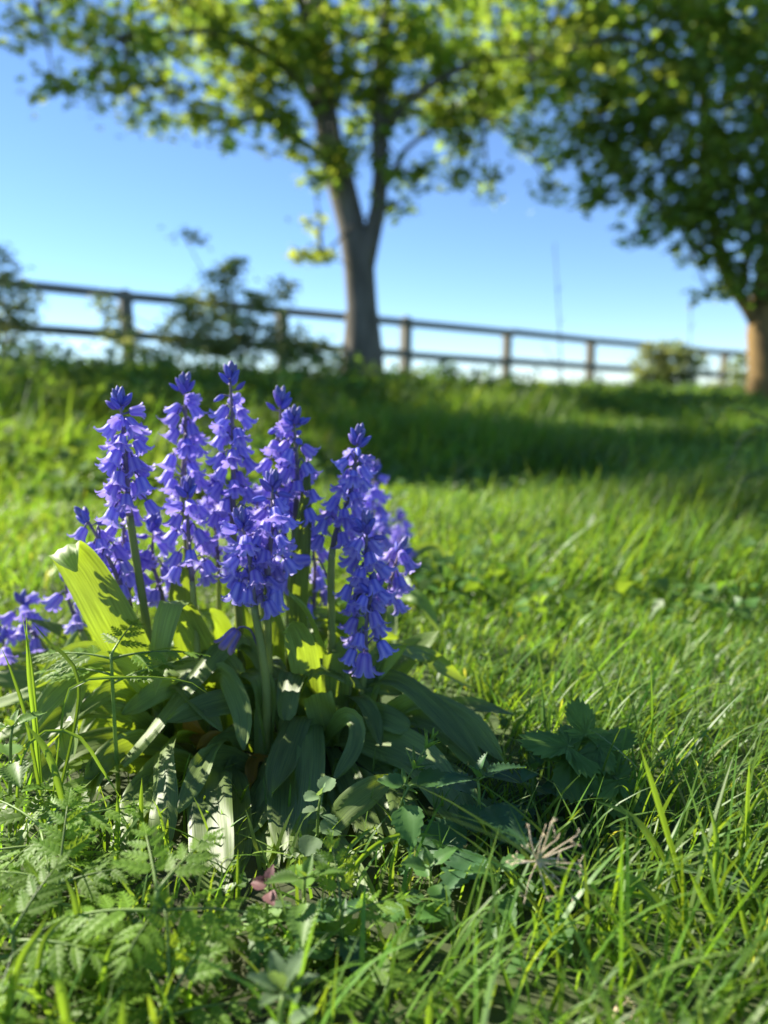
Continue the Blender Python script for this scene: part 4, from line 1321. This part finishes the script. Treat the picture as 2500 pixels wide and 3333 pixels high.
nettle('dark nettle with toothed leaves under the right side of the bluebell leaves', gn(1555, 2770, .635), [an(1560, 2600, .64), an(1555, 2540, .642)], .062, a0=20)
nettle('dark nettle behind, just right of the larger dark nettle', gn(1730, 2640, .69), [an(1735, 2560, .695), an(1735, 2510, .70)], .045, a0=60)
nettle('nettle with low broad leaf drooping toward the dry umbel', gn(1600, 2830, .60), [an(1600, 2760, .605), an(1600, 2730, .607)], .062, a0=-40, tiers=2)
nettle('young bright-topped nettle in front of the long hanging leaves', gn(985, 3050, .53), [an(990, 2920, .53), an(992, 2860, .53)], .042, 'nettle_young', a0=10)
nettle('small shaded nettle low beside the bright-topped one', gn(1120, 3060, .525), [an(1110, 3000, .525)], .04, a0=30, tiers=2)
nettle('young yellow-green nettle at the far left edge', gn(20, 2640, .66), [an(35, 2420, .66), an(40, 2370, .66)], .042, 'nettle_young', a0=40)

G2 = 'small weeds in the foreground'
leafy_plant('speedwell', 'small toothed-leaf weed standing left of the dry umbel', 'weed', gn(1400, 2960, .565), [an(1402, 2870, .565), an(1400, 2830, .565)],
            [(1, 30, 35, .024, .016), (1, 200, 35, .022, .015), (.75, 290, 5, .028, .019), (.75, 110, 5, .026, .017), (.4, 300, -5, .03, .019), (.45, 190, 0, .026, .017), (1, 110, 60, .014, .01)], 'herb', group=G2, teeth=5, tooth=.1)
leafy_plant('speedwell', 'small toothed-leaf weed just below the dry umbel', 'weed', gn(1620, 2990, .555), [an(1620, 2890, .557), an(1615, 2850, .558)],
            [(1, 20, 35, .026, .015), (1, 195, 30, .024, .014), (.7, 280, 5, .03, .018), (.7, 100, 5, .026, .016), (.35, 250, -5, .03, .018), (1, 110, 60, .014, .01)], 'herb', group=G2, teeth=5, tooth=.1)
leafy_plant('garlic_mustard', 'soft heart-leaved weed lying over the strap leaves at right front', 'weed', gn(1290, 2790, .63), [an(1300, 2640, .632), an(1330, 2560, .634)],
            [(1, 10, 12, .038, .03), (1, 170, 14, .024, .02), (.85, 280, -25, .036, .03)], 'herb', group=G2, teeth=6, tooth=.09, droop=.2)
leafy_plant('ground_ivy', 'small downy ground ivy sprig with rounded leaves on the hanging leaves', 'weed', gn(1030, 2780, .62), [an(1035, 2660, .62), an(1045, 2590, .62)],
            [(1, 60, 40, .016, .016), (1, 220, 20, .014, .014), (.8, 180, 10, .012, .012), (.75, 330, 5, .016, .016), (.5, 250, 0, .02, .02), (.5, 40, 0, .02, .02), (.3, 290, 0, .018, .018), (1, 280, 70, .012, .012)], 'hairy', group=G2, shape='round', teeth=5, tooth=.07)
leafy_plant('red_dead_nettle', 'purple-topped dead nettle between the long hanging leaves and cow parsley', 'weed', gn(865, 3030, .535), [an(870, 2920, .537), an(875, 2880, .538)],
            [(1, 80, 65, .012, .010, 'purple'), (1, 200, 45, .012, .010, 'purple'), (1, 320, 45, .012, .010, 'purple'), (1, 20, 50, .010, .009, 'purple'), (.9, 150, 15, .014, .012, 'purple'), (.9, 290, 10, .014, .012, 'purple'), (.6, 200, 0, .018, .015), (.6, 10, 5, .019, .016), (.3, 250, 0, .019, .016)], 'hairy', group=G2, teeth=5, tooth=.07)
leafy_plant('rosette_weed', 'pale downy leaf rosette at the bottom edge left of centre', 'weed', gn(905, 3400, .41), [an(915, 3290, .415), an(925, 3240, .418)],
            [(1, a, l, .022, .011) for a, l in ((0, 45), (60, 55), (120, 50), (180, 45), (240, 40), (300, 45), (30, 75), (200, 75))] + [(.6, 200, 30, .02, .01), (.6, 30, 30, .022, .011), (.4, 120, 20, .02, .01)], 'hairy', r=.003, group=G2, shape='lance', teeth=4, tooth=.03)
leafy_plant('dock_seedling', 'low round-leaved weed in the shade below the hanging leaf tips', 'weed', gn(1330, 3060, .53), [an(1335, 3000, .53)],
            [(1, 20, 12, .024, .021), (1, 160, 12, .022, .02), (1, 270, 5, .022, .02)], 'herb', group=G2, shape='round', teeth=7, tooth=.05)
leafy_plant('dock_seedling', 'round-leaved weed in deep shade below the purple-topped weed', 'weed', gn(930, 3120, .51), [an(935, 3060, .512)],
            [(1, 340, 10, .03, .027), (1, 200, 10, .026, .024), (1, 270, 5, .03, .028)], 'herb', group=G2, shape='round', teeth=7, tooth=.06)
leafy_plant('broad_leaf_weed', 'single broad pointed leaf below the dry umbel in shade', 'weed', gn(1750, 3010, .55), [an(1755, 2980, .552)],
            [(1, 280, 20, .045, .034), (1, 120, 20, .04, .03), (1, 20, 10, .03, .02)], 'herb', group=G2, teeth=6, tooth=.03)
leafy_plant('buttercup_seedling', 'tiny lobed seedling in the grass at the bottom right of centre', 'weed', gn(1545, 3240, .475), [an(1545, 3210, .476)],
            [(1, 20, 30, .014, .014), (1, 150, 30, .014, .014), (1, 270, 20, .014, .014), (1, 80, 40, .012, .012)], 'nettle_young', group=G2, shape='round', teeth=3, tooth=.25)
leafy_plant('broad_leaf_weed', 'curled greyish weed leaf in the grass at right', 'weed', gn(2300, 2900, .57), [an(2300, 2850, .572)],
            [(1, 60, 35, .03, .022), (1, 180, 20, .03, .022), (1, 320, 10, .034, .022)], 'hairy', group=G2, teeth=4, tooth=.06)

# cleavers: whorls of narrow leaves
def cleavers(label, base, stem_pts, whorls):
    b = np.asarray(base)
    t = thing('cleavers', label, 'weed', b, G2)
    P = spline([b] + list(stem_pts), 12)
    V, Fc = tube(P - b, np.linspace(.0014, .0009, 12), 5)
    link('stem', to_mesh('stem', V, Fc, 'gstem'), t)
    T = tangents(P)
    for (f, n, L, spread) in whorls:
        i = min(11, int(f * 11)); o = P[i]; ax = T[i]
        a = nrm(np.cross(ax, [0.2, .9, .1])); c = np.cross(ax, a)
        for k in range(n):
            th = 2 * math.pi * k / n + rng.normal() * .15
            d = nrm(ax * math.cos(spread) + (a * math.cos(th) + c * math.sin(th)) * math.sin(spread))
            V, Fc, U = serrate(o, d, nrm(ax + .01 * rng.normal(size=3)), L * rng.uniform(.85, 1.1), L * .22, teeth=4, tooth=0.02, shape='lance', droop=.1, fold=.3, rough=0)
            link('leaf', to_mesh('leaf', np.array(V) - b, Fc, 'nettle_young', uv=U), t)
cleavers('sunlit cleavers sprig with whorled narrow leaves before the dark arching leaf', gn(1290, 2760, .645), [an(1320, 2560, .65), an(1352, 2490, .652), an(1400, 2410, .654)], [(.62, 6, .026, 1.1), (.8, 6, .02, .75), (.95, 7, .018, .45), (1.0, 6, .012, .25)])
cleavers('cleavers sprig in the sunny grass right of the bluebells', gn(1560, 2260, .99), [an(1570, 2190, .99), an(1575, 2140, .99)], [(.5, 6, .02, 1.2), (.8, 6, .018, 1.0), (1, 6, .014, .6)])

# hogweed: broad lobed leaves
def hogweed(label, base, leaves):
    b = np.asarray(base)
    t = thing('hogweed', label, 'hogweed', b)
    for (px, py, Y, az, lift, L) in leaves:
        L = L * .92
        o = at(px, py, Y * .92)
        d = np.array([math.cos(R(az)) * math.cos(R(lift)), math.sin(R(az)) * math.cos(R(lift)), math.sin(R(lift))])
        d, s, n = frame(d, np.array([0, -.25, 1.0]))
        V, Fc = [o.copy()], []
        m = 66
        rings = (.3, .62, 1.0)
        for rr in rings:
            for k in range(m):
                th = -2.5 + 5.0 * k / (m - 1)
                lobe = .34 + .66 * abs(math.cos(th * 1.5)) ** 1.1
                tooth = 1 + (.10 if k % 2 else -.06) * (rr > .9)
                ln = 1 - .22 * abs(th) / 2.5
                rad = L * rr * lobe * ln * tooth if rr > .5 else L * rr * .75 * ln
                z = .10 * L * rr * math.cos(th * 6) * .35 - .24 * rr * rr * L * (.5 + .5 * math.cos(th)) + rng.normal() * .02 * L
                z += .34 * L * rr * abs(math.sin(th * 1.5)) * .5
                V.append(o + d * (rad * math.cos(th)) + s * (rad * math.sin(th)) + n * z)
        for k in range(m - 1):
            Fc.append((0, 1 + k + 1, 1 + k))
            for q in range(len(rings) - 1):
                a = 1 + q * m + k
                Fc.append((a, a + 1, a + m + 1, a + m))
        lf = link('leaf', to_mesh('leaf', np.array(V) - b, Fc, 'nettle_young'), t)
        V, Fc = tube(spline([b, (b + o) / 2 + [0, 0, .02], o], 7) - b, np.linspace(.003, .0018, 7), 6)
        link('leaf_stalk', to_mesh('leaf_stalk', V, Fc, 'gstem'), lf)
hogweed('broad lobed hogweed leaves in the grass right of the bluebell clump', gp(1890, 2620, .70),
        [(1850, 2430, .72, 185, 18, .050), (1860, 2470, .715, 260, -15, .050), (1950, 2430, .73, 15, 22, .042), (1950, 2510, .71, 300, -25, .052), (1905, 2390, .74, 95, 48, .040), (2010, 2540, .70, 325, -20, .046)])

# dry umbel: straw-coloured spokes
def umbel(label, c_px, Y, tips, base_px, scale=1.0):
    c = at(c_px[0], c_px[1], Y)
    b = gp(*base_px)
    t = thing('dry_umbel', label, 'dried flower', b)
    V, Fc = tube(spline([b, (b + c) / 2 + [.004, .004, 0], c], 8) - b, np.linspace(.0016, .0013, 8), 6)
    link('stalk', to_mesh('stalk', V, Fc, 'dry'), t)
    for (px, py) in tips:
        e = at(px, py, Y + rng.uniform(-.012, .004))
        mid = (c + e) / 2 + rng.normal(size=3) * .0008
        V, Fc = tube(spline([c, mid, e], 6) - b, np.linspace(.0006, .00042, 6), 5)
        ry = link('ray', to_mesh('ray', V, Fc, 'dry'), t)
        d = nrm(e - c)
        parts = []
        for k in range(rng.integers(3, 6)):
            v = nrm(d * .7 + rng.normal(size=3) * .6) * rng.uniform(.003, .007)
            parts.append(tube(np.array([e, e + v * .6, e + v]) - b, [.0003, .00025, .0003], 4))
        V, Fc = join(parts)
        link('raylet', to_mesh('raylet', V, Fc, 'dry'), ry)
umbel('dry straw-coloured umbel skeleton with radiating spokes in the grass', (1750, 2803), .475,
      [(1795, 2676), (1768, 2712), (1723, 2700), (1813, 2733), (1880, 2718), (1877, 2748), (1816, 2795), (1886, 2812), (1883, 2836), (1801, 2845), (1862, 2917), (1780, 2917), (1711, 2917), (1681, 2797), (1720, 2770), (1810, 2884), (1660, 2812)],
      (1740, 2900, .57))
umbel('small broken dry umbel piece at the bottom edge right of centre', (2000, 3310), .42, [(2040, 3260), (2025, 3330), (1985, 3340), (2060, 3300)], (2000, 3330, .455))

# bramble sprays at the right edge
def bramble():
    b = gp(2650, 1750, 2.2)
    t = thing('bramble', 'leafy bramble sprays reaching in from the right edge of the view', 'bramble', b)
    for pts in ([(2600, 1450, 2.4), (2450, 1350, 2.3), (2330, 1330, 2.2), (2290, 1380, 2.15)], [(2600, 1500, 2.3), (2500, 1400, 2.2), (2420, 1420, 2.1), (2370, 1530, 2.0)], [(2620, 1600, 2.2), (2520, 1530, 2.1), (2420, 1560, 2.0), (2340, 1600, 1.95)]):
        P = spline([b] + px3(pts), 18)
        V, Fc = tube(P - b, np.linspace(.004, .0015, 18), 5)
        st = link('stem', to_mesh('stem', V, Fc, 'twig'), t)
        for k in range(7, 18):
            for q in range(3):
                a = rng.uniform(0, 6.28)
                d = nrm([math.cos(a), math.sin(a), rng.uniform(-.1, .5)])
                V, Fc, U = serrate(P[k], d, np.array([0, -.2, 1.0]), rng.uniform(.03, .05), .026, teeth=4, tooth=.1)
                link('leaf', to_mesh('leaf', np.array(V) - b, Fc, 'nettle_young', uv=U), st)
bramble()

# tufts of long grass whose blades stand out singly
def tuft(label, items):
    items = [([(p[0], p[1], p[2] * NEAR) for p in pts], w * .75) for pts, w in items]
    b = gp(*items[0][0][0])
    t = thing('grass_tuft', label, 'grass', b, 'tufts of long grass')
    for pts, w in items:
        P3 = px3(pts)
        P3[0][2] = float(gz(P3[0][0], P3[0][1])) - .003
        V, Fc, U = strap(P3, w, tip=2.0, fold=.35, hint=(rng.normal() * .3, -.8, .5), n=16, base_w=.8, wav=0)
        V = np.array(V); V[:, 2] = np.maximum(V[:, 2], gz(V[:, 0], V[:, 1]) - .003)
        link('blade', to_mesh('blade', V - b, Fc, 'blade', uv=U), t)
tuft('tall thin grass blades crossing the strap leaves at the far left', [
    ([(130, 2560, .70), (115, 2380, .70), (95, 2200, .70), (85, 2000, .70)], .005),
    ([(135, 2560, .70), (125, 2400, .70), (105, 2180, .70), (70, 1990, .70)], .004),
    ([(150, 2620, .685), (90, 2350, .685), (40, 2190, .685), (0, 2100, .685)], .006),
    ([(160, 2600, .69), (260, 2240, .69), (150, 2080, .70), (100, 2020, .71)], .006)])
tuft('pale arched grass blades looping over the left strap leaves', [
    ([(30, 2620, .64), (70, 2480, .645), (150, 2380, .65), (260, 2400, .65), (330, 2500, .65), (420, 2640, .65)], .004),
    ([(250, 2660, .63), (170, 2480, .64), (75, 2345, .65)], .009),
    ([(150, 2600, .68), (200, 2380, .68), (240, 2230, .68), (420, 2205, .70), (600, 2215, .70), (680, 2260, .70)], .004)])
tuft('two pale arched grass blades in front of the hanging leaves', [
    ([(1060, 2900, .59), (1130, 2770, .60), (1190, 2710, .60), (1230, 2690, .60)], .005),
    ([(1100, 2880, .60), (1200, 2770, .605), (1300, 2720, .605), (1440, 2720, .605)], .006)])
tuft('long broad grass blades sweeping through the grass right of the umbel', [
    ([(2250, 3120, .50), (2190, 3000, .51), (2080, 2880, .52), (1950, 2810, .53)], .008),
    ([(2200, 3000, .53), (2120, 2930, .535), (1990, 2905, .54), (1880, 2905, .545)], .006),
    ([(2260, 2980, .54), (2180, 2750, .55), (2120, 2550, .55), (2080, 2420, .55)], .007),
    ([(2240, 2960, .54), (2160, 2800, .55), (2060, 2660, .56), (1920, 2600, .57)], .006),
    ([(2300, 3000, .53), (2330, 2750, .54), (2300, 2600, .55)], .006)])
tuft('upright sunlit grass blades at the right edge', [
    ([(2440, 2900, .56), (2430, 2650, .57), (2440, 2470, .57)], .006),
    ([(2400, 2900, .56), (2420, 2700, .57), (2500, 2540, .57)], .005),
    ([(2460, 3150, .50), (2420, 3000, .505), (2400, 2870, .51)], .006),
    ([(2380, 3100, .51), (2300, 2950, .515), (2240, 2830, .52)], .006),
    ([(2480, 3200, .48), (2490, 3050, .485), (2470, 2900, .49)], .006)])
tuft('pointed single grass blades at the bottom edge right of centre', [
    ([(1480, 3420, .42), (1500, 3300, .425), (1412, 3200, .43)], .005),
    ([(1380, 3400, .42), (1395, 3300, .425), (1408, 3215, .43)], .006),
    ([(1780, 3300, .46), (1820, 3200, .465), (1810, 3080, .47)], .005),
    ([(2000, 3250, .46), (2060, 3120, .47), (1930, 3020, .48)], .006),
    ([(2100, 3200, .48), (1980, 3100, .485), (1930, 3000, .49)], .005)])
tuft('yellow-green grass blades at the lower left corner', [
    ([(-20, 3300, .43), (60, 3150, .435), (130, 3030, .44), (160, 2960, .445)], .007),
    ([(230, 3340, .43), (200, 3220, .435), (155, 3150, .44)], .009),
    ([(260, 3120, .49), (250, 2960, .495), (210, 2850, .50)], .006),
    ([(380, 3420, .40), (400, 3300, .405), (410, 3220, .41)], .006),
    ([(100, 3240, .45), (140, 3080, .455), (240, 2960, .46)], .006),
    ([(310, 3240, .45), (350, 3120, .455), (385, 3050, .46)], .005)])
tuft('slim grass blades growing up between the left strap leaves', [
    ([(465, 2760, .62), (460, 2640, .625), (462, 2530, .625)], .005),
    ([(560, 2740, .62), (520, 2650, .63), (495, 2600, .63)], .003),
    ([(370, 2760, .61), (385, 2650, .62), (380, 2575, .62)], .006),
    ([(770, 2960, .57), (775, 2860, .57), (775, 2760, .57)], .004)])

# speedwell flowers: tiny blue dots in the shade
def speedwell_flowers():
    b = gp(860, 3090, .515)
    t = thing('speedwell_flower', 'tiny deep blue speedwell flowers in the shade below the purple-topped weed', 'flower', b)
    for (px, py) in ((845, 3055), (862, 3050), (880, 3060)):
        c = at(px, py, .515)
        V, Fc, U = [c], [], [(.5, .5)]
        for k in range(16):
            th = 2 * math.pi * k / 16
            r = .0032 * (.6 + .4 * abs(math.cos(2 * th)))
            V.append(c + np.array([r * math.cos(th), -.3 * r * math.sin(th), r * math.sin(th)])); U.append((.2, .3))
        for k in range(16):
            Fc.append((0, 1 + k, 1 + (k + 1) % 16))
        fl = link('flower', to_mesh('flower', np.array(V) - b, Fc, 'speed', uv=U), t)
        V, Fc = tube(spline([b, (b + c) / 2 + [.001, 0, 0], c], 5) - b, .0006, 4)
        link('flower_stalk', to_mesh('flower_stalk', V, Fc, 'gstem'), fl)
speedwell_flowers()
